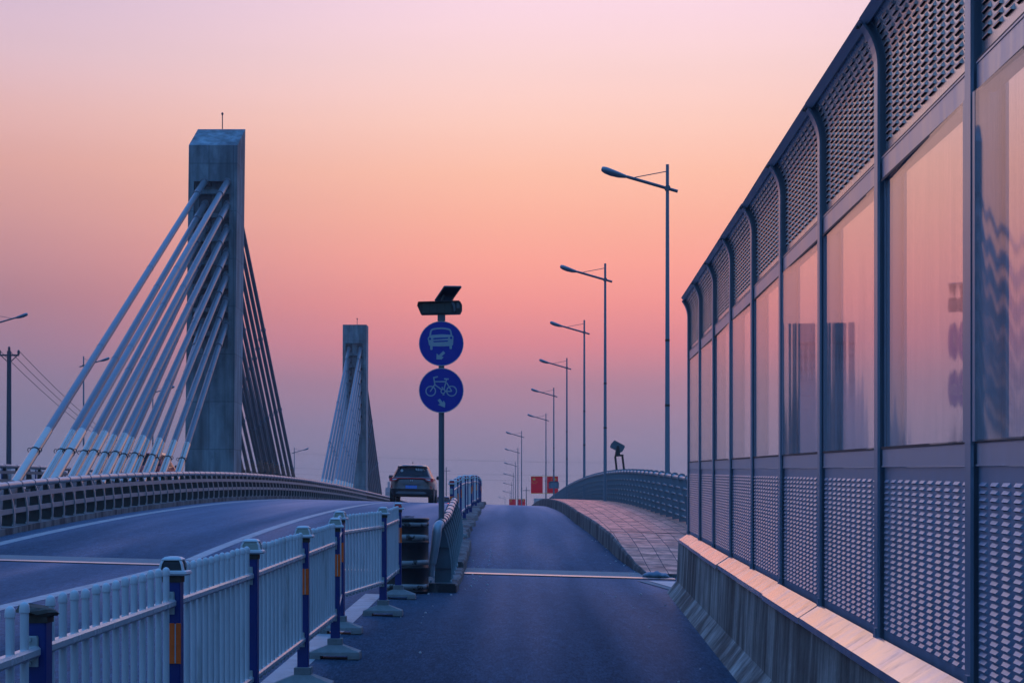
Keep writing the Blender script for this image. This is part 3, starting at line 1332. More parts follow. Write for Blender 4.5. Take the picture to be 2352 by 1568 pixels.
def fz(y):
    return lerp([(29.6, .06), (44, -.09)], y)


ftab = [(29.6, -1.02), (40, -1.04), (55, -1.12), (70, -1.30), (90, -1.6)]
for k in range(26):
    y = 29.6 + 2.0 * k
    FF.append((y, lerp(ftab, y) + (random.uniform(-.04, .04) if k else 0)))
for k, (y, x) in enumerate(FF):
    fence_post(ff, x, y, k % 2 == 1 or k == 0, 'red', True, False, 0, fz(y))
for k in range(len(FF) - 1):
    fence_panel(ff, FF[k], FF[k + 1], 10, fz(FF[k][0]), False)
rg = MB()
p = Vector((-1.02, 29.6, Z(-1.02, 29.6) + .10 + .42))
rg.loft([[(p.x + r * math.cos(t), p.y + yy, p.z + r * 1.15 * math.sin(t)) for t in [2 * math.pi * k / 14 for k in range(14)]]
         for r, yy in ((.06, -.037), (.06, -.05), (.032, -.05), (.032, -.039))])
rg.build("end_ring", M_WHITE, ff)

# far fence beyond the other carriageway
of = thing("picket_fence", (-25.6, 48, Z(-25.6, 48)),
           "white picket fence with blue posts on the far side of the other carriageway at left", "fence", "picket fences")
OF = [(50 + 2.6 * k, -21.5) for k in range(14)]
for k, (y, x) in enumerate(OF):
    fence_post(of, x, y, k % 2 == 0, 'red', True)
for k in range(len(OF) - 1):
    fence_panel(of, OF[k], OF[k + 1], 16, 0, False)

# ------------------------------------------------------------------ steel railings with plate posts
RH = .70


def rail_post(flip=1, fw=.022, ft=.026):
    """plate post: web in the xz plane, curved flange on the +x side"""
    web, fl = MB(), MB()
    left = [(-.065, 0), (-.055, .25), (-.038, .5), (-.03, RH - .05)]
    right = [(.128, 0), (.136, .12), (.130, .26), (.112, .40), (.080, .54), (.048, .64), (.026, RH - .04)]
    outl = [(flip * x, z) for x, z in left + right[::-1]]
    web.poly(outl, -.006, .006)
    for z in (.17, .42):
        xl = lerp([(b, a) for a, b in left], z)
        xr = lerp([(b, a) for a, b in right], z)
        web.box(min(flip * xl, flip * xr), max(flip * xl, flip * xr), -.03, -.006, z, z + .012)
    rings = []
    for x, z in right:
        rings.append([(flip * (x), -fw, z), (flip * (x + ft), -fw, z), (flip * (x + ft), fw, z), (flip * x, fw, z)])
    fl.loft(rings)
    fl.box(-.13, .15, -.06, .06, -.012, 0)
    for bx_ in (-.11, .135):
        fl.lathe([(.014, 0), (.014, .03), (.008, .034)], 6, 0, (bx_, -.04, 0))
    ring = MB()
    ring.loft([[((-.0) + r * math.cos(t), yy, RH + r * math.sin(t)) for t in [2 * math.pi * k / 16 for k in range(16)]]
               for r, yy in ((.060, -.012), (.069, -.012), (.069, .012), (.060, .012))], 0)
    return web, fl, ring


def railing(root, xf, y0, y1, step, hz, kerb, flats, key, mats, flip=1, pipe_r=.062, limit=100, fw=.022, ft=.026):
    ys_ = frange(y0, y1, step)
    web, fl, ring = rail_post(flip, fw, ft)
    extra = MB()
    for i, y in enumerate(ys_):
        x = xf(y)
        loc = Vector((x, y, Z(x, y) + kerb)) - Vector(root.location)
        if i < limit:
            p = use(key + "p", "post", web, mats[0], root, loc)
            f = use(key + "f", "post_flange", fl, mats[1], p)
            use(key + "r", "pipe_ring", ring, M_TEAL, p)
        else:
            for mb in (web, fl):
                extra.add([(v[0] + x, v[1] + y, v[2] + Z(x, y) + kerb) for v in mb.v], mb.f)
    if extra.v:
        o = extra.build("far_posts", mats[0], root)
        o['kind'] = 'stuff'
    fine = frange(y0 - .12, y1, min(step, 1.6))
    pts = [(xf(y), y, Z(xf(y), y) + kerb + RH) for y in fine]
    pm_ = MB().tube(pts, pipe_r, 12)
    pm_.build("top_pipe", M_PIPE, root)
    for fx, fz, fh in flats:
        fm = MB()
        rings = []
        for y in fine:
            x = xf(y) + fx
            z = Z(xf(y), y) + kerb + fz
            rings.append([(x, y, z), (x + .035 * flip, y, z), (x + .035 * flip, y, z + fh), (x, y, z + fh)])
        fm.loft(rings)
        fm.build("flat_rail", M_FLAT, root)
    return ys_


lr = thing("steel_railing", (XR, 20, Z(XR, 20)),
           "long grey railing with two flat rails at the carriageway's left edge below the cables", "railing", "steel railings")


def xl_near(y):
    return XR + .0


railing(lr, lambda y: XR, 20, 152, .84, RH, .11, [(.10, .22, .085), (.085, .47, .085)], "L", [M_DKPL, M_FLAT])

lr2 = thing("steel_railing", (-15.65, 30, Z(-15.65, 30)),
            "second grey steel railing behind the cables beyond the median", "railing", "steel railings")
railing(lr2, lambda y: -15.65, 34, 110, 1.3, RH, .16, [(.10, .22, .085), (.085, .47, .085)], "L", [M_DKPL, M_FLAT])

# short railing at the start of the lane divider, on its concrete block
kbk = MB()


def divider_x(y):
    return -.86


for (ya, yb, x0, x1, h) in ((20.75, 24.35, -1.12, -.665, .10), (24.75, 29.4, -1.12, -.68, .16)):
    rows = frange(ya, yb, .35)
    vs = []
    for y in rows:
        jx = random.uniform(-.012, .012)
        jz = random.uniform(-.008, .008)
        vs += [(x0, y, Z(x0, y) - .02), (x0, y, Z(x0, y) + h + jz), (x1 + jx - .02, y, Z(x1, y) + h + jz), (x1 + jx, y, Z(x1, y) + h - .025 + jz), (x1 + jx, y, Z(x1, y) - .02)]
    kbk.add(vs, [(i * 5 + j, i * 5 + j + 1, (i + 1) * 5 + j + 1, (i + 1) * 5 + j) for i in range(len(rows) - 1) for j in range(4)] +
            [(0, 1, 2, 3, 4), tuple(range(len(vs) - 5, len(vs)))])
tag(kbk.build("divider_kerb", M_KERB), kind='structure')
# narrow rubble strip carrying the far fence
kb2 = MB()
rows = frange(29.45, 80, .6)
vs = []
for y in rows:
    x = lerp(ftab, y)
    a, b = x - .16 + random.uniform(-.03, .03), x + .20 + random.uniform(-.07, .05)
    h = .10 + random.uniform(-.03, .01)
    vs += [(a, y, Z(a, y) - .02), (a, y, Z(a, y) + h), (b, y, Z(b, y) + h), (b + .03, y, Z(b, y) - .02)]
kb2.add(vs, [(i * 4 + j, i * 4 + j + 1, (i + 1) * 4 + j + 1, (i + 1) * 4 + j) for i in range(len(rows) - 1) for j in range(3)] + [(0, 1, 2, 3)])
tag(kb2.build("divider_rubble_strip", M_KERB), kind='structure')

sr = thing("steel_railing", (-.87, 21.0, Z(-.87, 21.0) + .1),
           "short teal railing with curved posts and a bent pipe end behind the black drum", "railing", "steel railings")


def xs_r(y):
    return -.87 - .012 * (y - 21)


railing(sr, xs_r, 21.05, 29.2, .90, RH, .10, [], "S", [M_TEAL, M_TEALL], pipe_r=.058, fw=.010, ft=.017)
for zz in (.28, .5):
    thin = MB().tube([(xs_r(y) + (.10 if zz < .4 else .06), y, Z(xs_r(y), y) + .10 + zz) for y in frange(21.05, 29.2, 1)], .009, 6)
    thin.build("thin_rail", M_TEAL, sr)
x0, y0 = xs_r(20.93), 20.93
z0 = Z(x0, y0) + .10 + RH
el_ = [(x0, y0, z0)] + [(x0 - .03 * math.sin(t), y0 - .11 * math.sin(t), z0 - .11 * (1 - math.cos(t))) for t in [rad(18 * k) for k in range(1, 6)]]
el_ += [(x0 - .055, y0 - .11, z0 - .30), (x0 - .085, y0 - .11, z0 - .46)]
MB().tube(el_, [.058] * 6 + [.052, .050], 12).build("pipe_end", M_PIPE, sr)
MB().tube([(x0 - .083, y0 - .11, z0 - .44), (x0 - .105, y0 - .11, z0 - .62)], [.040, .036], 10).build("pipe_end_stub", M_PIPE, sr)

# ------------------------------------------------------------------ pavement railing (right): blades with round heads
RX = [(24, 3.58), (34, 3.44), (39, 3.33), (57, 3.27), (75, 3.2), (92, 3.1), (147, 3.05), (220, 3.0)]
BH = .96


def xrr(y):
    return lerp(RX, y)


pr = thing("pavement_railing", (3.4, 24, Z(3.4, 24)),
           "blue grey railing of curved blades with round heads and five thin pipes along the pavement", "railing")
bl = MB()
# S-curved blade: (x, z) outline leaning towards the pavement at the top
cen = [(.06, 0), (.05, .18), (.02, .40), (-.035, .60), (-.10, .76), (-.145, BH - .07)]
wid = [.24, .23, .215, .205, .19, .16]
outl = [(c[0] - w / 2, c[1]) for c, w in zip(cen, wid)]
hx, hz_ = -.145, BH - .05
head = [(hx + .082 * math.cos(t), hz_ + .082 * math.sin(t)) for t in [rad(200 - 220 * k / 12) for k in range(13)]]
outl += head + [(c[0] + w / 2, c[1]) for c, w in zip(cen, wid)][::-1]
bl.poly(outl, -.007, .007)
bys_ = frange(24.2, 190, 1.2)
extra = MB()
bmats = [M_BLADE, M_TEAL, M_BLADE]
for i, y in enumerate(bys_):
    x = xrr(y)
    zz = Z(x, y) + lerp(KH, y)
    if i < 100:
        o = use("blade", "blade_post", bl, M_BLADE, pr, Vector((x, y, zz)) - Vector(pr.location))
        o.rotation_euler.z = random.uniform(-.05, .05)
    else:
        extra.add([(v[0] + x, v[1] + y, v[2] + zz) for v in bl.v], bl.f)
if extra.v:
    extra.build("far_blades", M_BLADE, pr)['kind'] = 'stuff'
for k, (dx, dz, r) in enumerate(((hx, hz_, .034), (-.085, .70, .016), (-.03, .55, .016), (.0, .40, .016), (.02, .25, .016), (.035, .11, .016))):
    fine = frange(24.0, 190, 1.55)
    m_ = MB().tube([(xrr(y) + dx - .02, y, Z(xrr(y), y) + lerp(KH, y) + dz) for y in fine], r, 8)
    m_.build("pipe", M_PIPE, pr)
# little collars in front of every blade give the bright knuckles
kn = MB()
for dx, dz, r in ((hx, hz_, .046), (-.085, .70, .028), (-.03, .55, .028), (.0, .40, .028), (.02, .25, .028), (.035, .11, .028)):
    kn.loft([[(dx - .02 + rr * math.cos(t), yy, dz + rr * math.sin(t)) for t in [2 * math.pi * k / 10 for k in range(10)]]
             for rr, yy in ((r, -.007), (r, -.06), (r * .7, -.075))], 0, smooth=True)
for ch in [c for c in pr.children if c.name.startswith("blade_post")][:60]:
    use("knuckle", "pipe_collar", kn, M_PIPE, ch)

# ------------------------------------------------------------------ drum
dr = thing("black_drum", (-1.27, 20.62, Z(-1.27, 20.62)), "black steel drum with worn white bands between fence end and railing", "drum")
bod = MB()
prof = [(.27, 0), (.287, .0), (.29, .015), (.282, .03), (.282, .27), (.290, .285), (.290, .30), (.282, .315), (.282, .57), (.290, .585), (.290, .60), (.282, .615),
        (.282, .845), (.291, .855), (.291, .875), (.278, .88), (.272, .865), (.0, .86)]
bod.lathe(prof, 40, 0, dr.location, cap=False)
bod.build("drum_body", M_DRUM, dr)
for z0, z1 in ((.045, .105), (.325, .385), (.60 + .018, .685), (.785, .83)):
    bm_ = MB()
    rings = []
    for r_, z in ((.2835, z0), (.2850, z0), (.2850, z1), (.2835, z1)):
        rings.append([(dr.location.x + r_ * math.cos(t), dr.location.y + r_ * math.sin(t), dr.location.z + z + .004 * math.sin(3 * t + z0 * 9))
                      for t in [2 * math.pi * k / 48 for k in range(48)]])
    bm_.loft(rings, cap=False, smooth=True)
    bm_.build("white_band", M_DRUMW, dr)
lid = MB()
random.seed(11)
for k in range(5):
    a = random.uniform(-.15, .05)
    b = a + random.uniform(.10, .22)
    yv = random.uniform(-.2, .05)
    lid.box(dr.location.x + a, dr.location.x + b, dr.location.y + yv, dr.location.y + yv + .12, dr.location.z + .875 + .006 * k, dr.location.z + .879 + .006 * k, 0,
            lambda x, y, z: (x, y, z + .05 * (x - dr.location.x)))
lid.build("torn_lid_scraps", M_DARK, dr)

# ------------------------------------------------------------------ sign post
SX, SY = -.876, 21.62
sg = thing("sign_post", (SX, SY, Z(SX, SY) + .1), "tall grey post with two round blue signs and a solar warning lamp", "road sign")
zb = Z(SX, SY) + .1
MB().lathe([(.036, 0), (.036, 4.10 - zb)], 16, 0, (SX, SY, zb)).build("pole", M_SIGNP, sg)
MB().lathe([(.07, 0), (.07, .012)], 12, 0, (SX, SY, zb)).build("base_plate", M_SIGNP, sg)
SR = .2775


def disc(mb, cx, cz, y0, y1, r, seg=48, mi=0):
    mb.loft([[(cx + r * math.cos(t), y, cz + r * math.sin(t)) for t in [2 * math.pi * k / seg for k in range(seg)]] for y in (y0, y1)], mi)


def ringy(mb, cx, cz, y0, y1, r0, r1, seg=32, mi=0):
    a = [[(cx + r * math.cos(t), y, cz + r * math.sin(t)) for t in [2 * math.pi * k / seg for k in range(seg)]]
         for r, y in ((r0, y0), (r1, y0), (r1, y1), (r0, y1), (r0, y0))]
    mb.loft(a, mi, cap=False)


def stroke(mb, a, b, w, y0, y1, mi=0):
    ax, az_ = a
    bx, bz = b
    d = Vector((bx - ax, bz - az_))
    if d.length == 0:
        return
    n_ = Vector((-d.y, d.x)).normalized() * w / 2
    mb.poly([(ax + n_.x, az_ + n_.y), (bx + n_.x, bz + n_.y), (bx - n_.x, bz - n_.y), (ax - n_.x, az_ - n_.y)], y0, y1, mi)


YF = SY - .05
for idx, cz in enumerate((3.64, 3.06)):
    face = MB()
    disc(face, SX, cz, YF, YF + .012, SR - .004)
    fo = face.build("sign_face", M_SBLUE, sg)
    fo['label'] = "blue disc with a white car and arrow" if idx == 0 else "blue disc with a white bicycle and arrow"
    rim = MB()
    ringy(rim, SX, cz, YF - .003, YF + .016, SR - .008, SR)
    rim.build("sign_rim", M_SRIM, fo)
    c0 = (597, 730) if idx == 0 else (597, 1142)
    S = SR / 202

    def q(p):
        return (SX + (p[0] - c0[0]) * S, cz - (p[1] - c0[1]) * S)
    sym, cut = MB(), MB()
    y1_ = YF - .0005
    lv = [0]

    def st(a, b, w):
        lv[0] += 1
        stroke(sym, q(a), q(b), w * S, y1_ - .002 - .00004 * lv[0], y1_)

    def pl(pts, mb=None, d=0.):
        lv[0] += 1
        (mb or sym).poly([q(p) for p in pts], y1_ - .002 - d - .00004 * lv[0], y1_)
    if idx == 0:
        pl([(474, 682), (487, 664), (500, 655), (600, 647), (690, 652), (707, 666), (703, 742), (690, 752), (597, 756), (497, 754), (486, 742)])
        for a, b in (((495, 662), (505, 612)), ((505, 612), (522, 601)), ((522, 601), (560, 595)), ((560, 595), (600, 593)), ((600, 593), (640, 596)),
                     ((640, 596), (672, 604)), ((672, 604), (680, 614)), ((680, 614), (690, 660))):
            st(a, b, 14)
        pl([(497, 748), (519, 748), (519, 782), (513, 788), (503, 788), (497, 782)])
        pl([(671, 745), (693, 745), (693, 774), (687, 780), (677, 780), (671, 774)])
        for qd in ([(519, 684), (540, 679), (640, 676), (663, 674), (655, 686), (530, 694)], [(523, 708), (658, 702), (655, 713), (530, 718)]):
            cut.poly([q(p) for p in qd], y1_ - .0042, y1_ - .001)
        for cc in ((495, 688), (686, 679)):
            p = q(cc)
            disc(cut, p[0], p[1], y1_ - .0042, y1_ - .001, 11 * S, 16)
        st((624, 806), (586, 843), 26)
        pl([(553, 872), (555, 818), (578, 838), (602, 850), (619, 851), (601, 873)])
        pl([(553, 872), (555, 818), (566, 834), (590, 858), (601, 873)])
    else:
        for cc, r in (((502, 1148), 43), ((690, 1148), 44)):
            p = q(cc)
            ringy(sym, p[0], p[1], y1_ - .002, y1_, (r - 5) * S, (r + 5) * S)
        p = q((613, 1150))
        ringy(sym, p[0], p[1], y1_ - .0045, y1_, 14 * S, 23 * S, 20)
        for a, b, w in (((529, 1027), (539, 1088), 11), ((539, 1088), (497, 1152), 10), ((524, 1028), (567, 1018), 12), ((540, 1063), (643, 1063), 11),
                        ((538, 1090), (605, 1138), 10), ((645, 1042), (622, 1130), 10), ((622, 1038), (664, 1040), 13), ((645, 1072), (692, 1150), 10),
                        ((692, 1150), (632, 1150), 10), ((599, 1116), (614, 1114), 8), ((606, 1117), (610, 1132), 7), ((617, 1170), (617, 1180), 7), ((609, 1181), (626, 1180), 8)):
            st(a, b, w)
        st((574, 1223), (602, 1262), 26)
        pl([(630, 1297), (565, 1270), (588, 1262), (610, 1248), (618, 1232), (633, 1258)])
    so_ = sym.build("symbol", M_SWHITE, fo)
    if cut.v:
        cut.build("symbol_cutout", M_SBLUE, so_)
    cl = MB()
    cl.box(SX - .045, SX + .045, YF + .0125, YF + .03, cz + .10, cz + .13)
    cl.box(SX - .045, SX + .045, YF + .0125, YF + .03, cz - .13, cz - .10)
    cl.build("clamp", M_SIGNP, fo)
# solar warning lamp box
bz = 4.085
bxm = MB()
S2 = SR / 202


def q2(p):
    return (SX + (p[0] - 597) * S2, 3.64 - (p[1] - 730) * S2)


bx = thing_part = MB()
outl = [q2(p) for p in ((383, 395), (392, 360), (688, 350), (768, 350), (783, 378), (783, 428), (766, 460), (705, 462), (420, 467), (410, 460))]
bx.poly(outl, SY - .055, SY + .075)
bo = bx.build("lamp_box", M_BLK, sg)
vis = MB()
for a, b in (((425, 365), (490, 362)), ((490, 362), (557, 360)), ((557, 360), (628, 358)), ((628, 358), (690, 356))):
    p0, p1 = q2(a), q2(b)
    lo0, lo1 = q2((a[0], 455)), q2((b[0], 453))
    vis.poly([(p0[0] + .004, p0[1] - .008), (p1[0] - .004, p1[1] - .008), (lo1[0] - .004, lo1[1]), (lo0[0] + .004, lo0[1])], SY - .058, SY - .0552)
vis.build("led_panel", M_LED, bo)
vz = MB()
vz.poly([q2(p) for p in ((682, 352), (705, 350), (722, 385), (724, 440), (712, 446), (705, 400))], SY - .085, SY - .0555)
vz.poly([q2(p) for p in ((735, 360), (752, 360), (762, 385), (762, 412), (735, 412))], SY - .062, SY - .0555)
vz.build("side_visor", M_SIGNP, bo)
hd = MB()
hd.loft([[(x, SY - .10, z), (x, SY - .055, z)] for x, z in [q2((392, 357)), q2((690, 349))]], closed=False)
rim = MB()
ol = [q2(p) for p in ((383, 395), (392, 359), (760, 349))]
for a, b in zip(ol, ol[1:]):
    stroke(rim, a, b, .008, SY - .10, SY - .0555)
stroke(rim, q2((412, 462)), q2((760, 458)), .008, SY - .075, SY - .0555)
rim.build("hood_rim", M_BLK, bo)
neck = MB()
neck.box(SX - .047, SX + .047, SY - .04, SY + .04, q2((0, 522))[1], q2((0, 466))[1])
neck.build("pole_socket", M_SIGNP, sg)
sp = MB()
c = [q2(p) for p in ((540, 332), (683, 332), (775, 231), (630, 229))]
yy = [SY - .16, SY - .16, SY + .14, SY + .14]
# panel seen from its underside: near edge low, far edge high
vs = [(c[0][0], SY + .12, c[0][1]), (c[1][0], SY + .12, c[1][1]), (c[2][0], SY - .10, c[2][1]), (c[3][0], SY - .10, c[3][1])]
nrm = Vector((-.2, .6, 1)).normalized() * .022
sp.loft([vs, [tuple(Vector(v) + nrm) for v in vs]])
spo = sp.build("solar_panel", M_CELL, sg)
fr_ = MB()
for a, b in zip(vs, vs[1:] + vs[:1]):
    fr_.tube([Vector(a) + nrm * .5, Vector(b) + nrm * .5], .0135, 6)
fr_.build("panel_frame", M_SIGNP, spo)
MB().tube([(SX, SY, q2((0, 350))[1] - .01), (SX + .01, SY, q2((0, 325))[1]), (SX + .03, SY + .01, q2((0, 290))[1])], .013, 8).build("panel_bracket", M_BLK, sg)
MB().tube([(q2((688, 350))[0], SY, q2((0, 352))[1]), (q2((705, 330))[0], SY, q2((0, 330))[1]), (q2((695, 300))[0], SY, q2((0, 296))[1])], .003, 5).build("panel_cable", M_BLK, sg)

# ------------------------------------------------------------------ street lamps


def lamp_parts(H=8.0):
    pole, arm, head, tie, clampm = MB(), MB(), MB(), MB(), MB()
    pole.lathe([(.11, 0), (.11, .02), (.062, .03)] if False else [(.060, 0), (.036, H)], 12)
    pole.lathe([(.12, 0), (.12, .02)], 12)
    zj = H - .53
    A, B = Vector((.23, 0, zj - .07)), Vector((-.90, 0, zj + .255))
    d = (B - A).normalized()
    arm.tube([A, B], .036, 8)
    up = Vector((-d.z, 0, d.x))
    up = up if up.z > 0 else -up
    rings = []
    for s, w, h0, h1 in ((0, .035, -.03, .03), (.05, .05, -.045, .035), (.18, .10, -.075, .05), (.36, .13, -.085, .07), (.50, .115, -.07, .085), (.57, .08, -.045, .075), (.60, .05, -.02, .06)):
        c_ = B + d * s
        rr = []
        for k in range(12):
            t = 2 * math.pi * k / 12
            zz = (h1 if math.sin(t) > 0 else -h0) * math.sin(t)
            rr.append(c_ + Vector((0, 1, 0)) * (w * math.cos(t)) + up * zz)
        rings.append(rr)
    head.loft(rings, smooth=True)
    tie.tube([(0, 0, H - .15), tuple(B - d * .16 + up * .03)], .011, 6)
    clampm.loft([[(.062 * math.cos(t), yv, zj + .062 * math.sin(t)) for t in [2 * math.pi * k / 12 for k in range(12)]] for yv in (-.075, .075)])
    band = MB()
    for z in (2.6, 4.05):
        band.lathe([(.060 - .003 * z + .004, z), (.060 - .003 * z + .004, z + .05)], 12)
    return pole, arm, head, tie, clampm, band


LP = lamp_parts()


def lamp(x, y, label, flip=False, z=None, first=[None]):
    loc = (x, y, Z(x, y) + (lerp(KH, y) if z is None else z))
    if first[0] is None:
        r = thing("street_lamp", loc, label, "street lamp", "street lamps along the bridge")
        po = LP[0].build("pole", M_LAMP, r, local=True)
        ao = LP[1].build("arm", M_LAMPD, r, local=True)
        LP[2].build("lamp_head", M_LAMP, r, local=True)
        LP[3].build("tie_rod", M_LAMPD, r, local=True)
        LP[4].build("arm_clamp", M_LAMPD, ao, local=True)
        LP[5].build("pole_band", M_RUST, po, local=True)
        first[0] = r
    else:
        r = copy_tree(first[0], None, loc)
        r['label'] = label
    if flip:
        r.rotation_euler.z = math.pi
    return r


ORD = ["nearest and tallest lamp post, beside the noise screen top", "second lamp post from the noise screen, left of the spotlight foot",
       "third lamp post from the noise screen in the right row", "fourth lamp post from the noise screen in the right row",
       "fifth lamp post from the noise screen, in front of a red flag", "sixth lamp post, carrying the nearer pair of red flags",
       "first lamp post left of the gap in the row, before the farther right flag", "lamp post carrying the farther pair of red flags",
       "third lamp head from the top in the far left cluster", "fourth lamp head from the top in the far left cluster", "fifth lamp head down in the far left cluster",
       "sixth lamp head down in the far left cluster", "lowest far lamp whose head almost touches the road crest"]
LPOS = [(1533, 378, 38.9), (1390, 605, 57), (1342, 735, 75), (1302, 822, 93), (1272, 890, 113), (1254, 949, 139),
        (1198, 989.5, 163), (1189.6, 1028, 196), (1184, 1060, 226), (1179, 1085, 260), (1175, 1106.5, 300), (1171.7, 1125.5, 345), (1160, 1140, 400)]
lamps = []
for (pxx, pyy, yd), lb in zip(LPOS, ORD):
    x = (pxx - 1176) * yd / 4000
    ztop = 1.53 + (1180 - pyy) * yd / 4000
    base = Z(x, yd) + lerp(KH, yd)
    o = lamp(x, yd, lb)
    o.location.z = ztop - 8.0 if abs(ztop - 8 - base) < 1.2 or yd > 120 else base
    lamps.append(o)
lamps[0].location.z = 1.53 + (1180 - 378) * 38.9 / 4000 - 8.0
for (pxx, pyy, yd), lb in zip([(-12, 716, 78), (192, 818, 99), (351, 884, 118), (676, 1027, 180)],
                              ["lamp at the left edge of the view with only its head showing", "lamp post behind the longest stay cable at far left",
                               "lamp post seen between the stay cables above the red vehicle", "small lamp right of the near tower's back cables"]):
    x = (pxx - 1176) * yd / 4000
    o = lamp(x, yd, lb, True, 0.)
    o.location.z = 1.53 + (1180 - pyy) * yd / 4000 - 8.0
# small blue box on the fifth lamp pole
bxx = MB()
l5 = lamps[4]
zf = 1.53 + (1180 - 1113) * 112.6 / 4000
bxx.bbox(l5.location.x - .33, l5.location.x + .33, l5.location.y - .14, l5.location.y - .06, zf - .22, zf + .24, .09)
bxx.build("junction_box", M_LAMP, l5)

# ------------------------------------------------------------------ flags


def star(cx, cz, r, rot=0):
    return [(cx + (r if k % 2 == 0 else r * .40) * math.sin(rot + math.pi * k / 5), cz + (r if k % 2 == 0 else r * .40) * math.cos(rot + math.pi * k / 5)) for k in range(10)]


def flag(x0, x1, z0, z1, y, mirror, label, xp):
    r = thing("national_flag", ((x0 + x1) / 2, y, z0), label, "flag", "red flags on the lamp posts")
    m = MB()
    m.add([(x0, y, z0), (x1, y, z0), (x1, y, z1), (x0, y, z1)], [(0, 1, 2, 3)])
    m.build("flag_cloth", M_FLAGR, r)
    s = MB()
    w, h = x1 - x0, z1 - z0
    fx = (lambda u: x1 - u * w) if mirror else (lambda u: x0 + u * w)
    s.poly(star(fx(.27), z0 + .84 * h, .17 * w), y - .016, y - .0105)
    for k, (u, v) in enumerate(((.52, .92), (.60, .84), (.58, .74), (.48, .66)) if mirror else ((.12, .68), (.22, .60), (.38, .60), (.50, .68))):
        s.poly(star(fx(u), z0 + v * h, .055 * w, .3 * k), y - .0155, y - .0105)
    s.build("flag_stars", M_FLAGY, r)
    b = MB()
    b.box(min(x0, xp), max(x1, xp), y - .012, y + .012, z1, z1 + .03)
    b.box(min(x0, xp), max(x1, xp), y - .012, y + .012, z0 - .03, z0)
    b.build("flag_frame", M_FLAGY, r)


for yd, rows_ in ((138.8, ((1219.5, 1246.5, 1094, 1132, 0, "red flag left of the sixth lamp post, larger star at its left"),
                           (1256.5, 1282, 1094, 1132, 1, "red flag right of the sixth lamp post, partly behind the nearer pole"))),
                  (195.8, ((1169.5, 1184.5, 1146, 1166, 0, "small far red flag left of its lamp post at the road crest"),
                           (1190.5, 1206.5, 1146, 1166, 1, "small far red flag right of its lamp post at the road crest")))):
    for a, b, t, bt, mi, lb in rows_:
        k = yd / 4000
        flag((a - 1176) * k, (b - 1176) * k, 1.53 + (1180 - bt) * k, 1.53 + (1180 - t) * k, yd, mi, lb, ((1253.5 if yd < 150 else 1189.5) - 1176) * k)

# ------------------------------------------------------------------ spotlight on the pavement railing
yd = 55.
k = yd / 4000


def Q(pxx, pyy):
    return ((pxx - 1176) * k, 1.53 + (1180 - pyy) * k)


sl = thing("spotlight", (Q(1416, 1080)[0], yd, Z(3.3, yd) + .29), "dark floodlight tilted up on a two legged stand above the pavement railing", "spotlight")
zg = Z(3.3, yd) + .29
stm = MB()
for a, b in (((1413, 1047), (1416.5, 1080)), ((1429.5, 1046), (1433.5, 1080))):
    p, q_ = Q(*a), Q(*b)
    stm.tube([(p[0], yd, p[1]), (q_[0], yd, q_[1]), (q_[0] + .02, yd, zg)], .034, 8)
p, q_ = Q(1412, 1046), Q(1432, 1045)
stm.tube([(p[0], yd, p[1]), (q_[0], yd, q_[1])], .03, 8)
stm.build("stand", M_BLK, sl)
hd = MB()
cs = [Q(*p) for p in ((1402, 1023), (1404, 1018), (1411, 1011), (1433.5, 1023), (1434.5, 1027), (1429, 1037), (1425, 1039), (1402, 1027))]
hd.poly(cs, yd - .17, yd + .17)
hd.build("lamp_housing", M_TEAL, sl)
yk = MB()
yk.poly([Q(*p) for p in ((1416, 1024), (1421, 1024), (1424, 1046), (1413, 1046))], yd - .20, yd - .175)
yk.poly([Q(*p) for p in ((1416, 1024), (1421, 1024), (1424, 1046), (1413, 1046))], yd + .175, yd + .20)
yk.build("yoke", M_BLK, sl)

# ------------------------------------------------------------------ cable-stayed towers


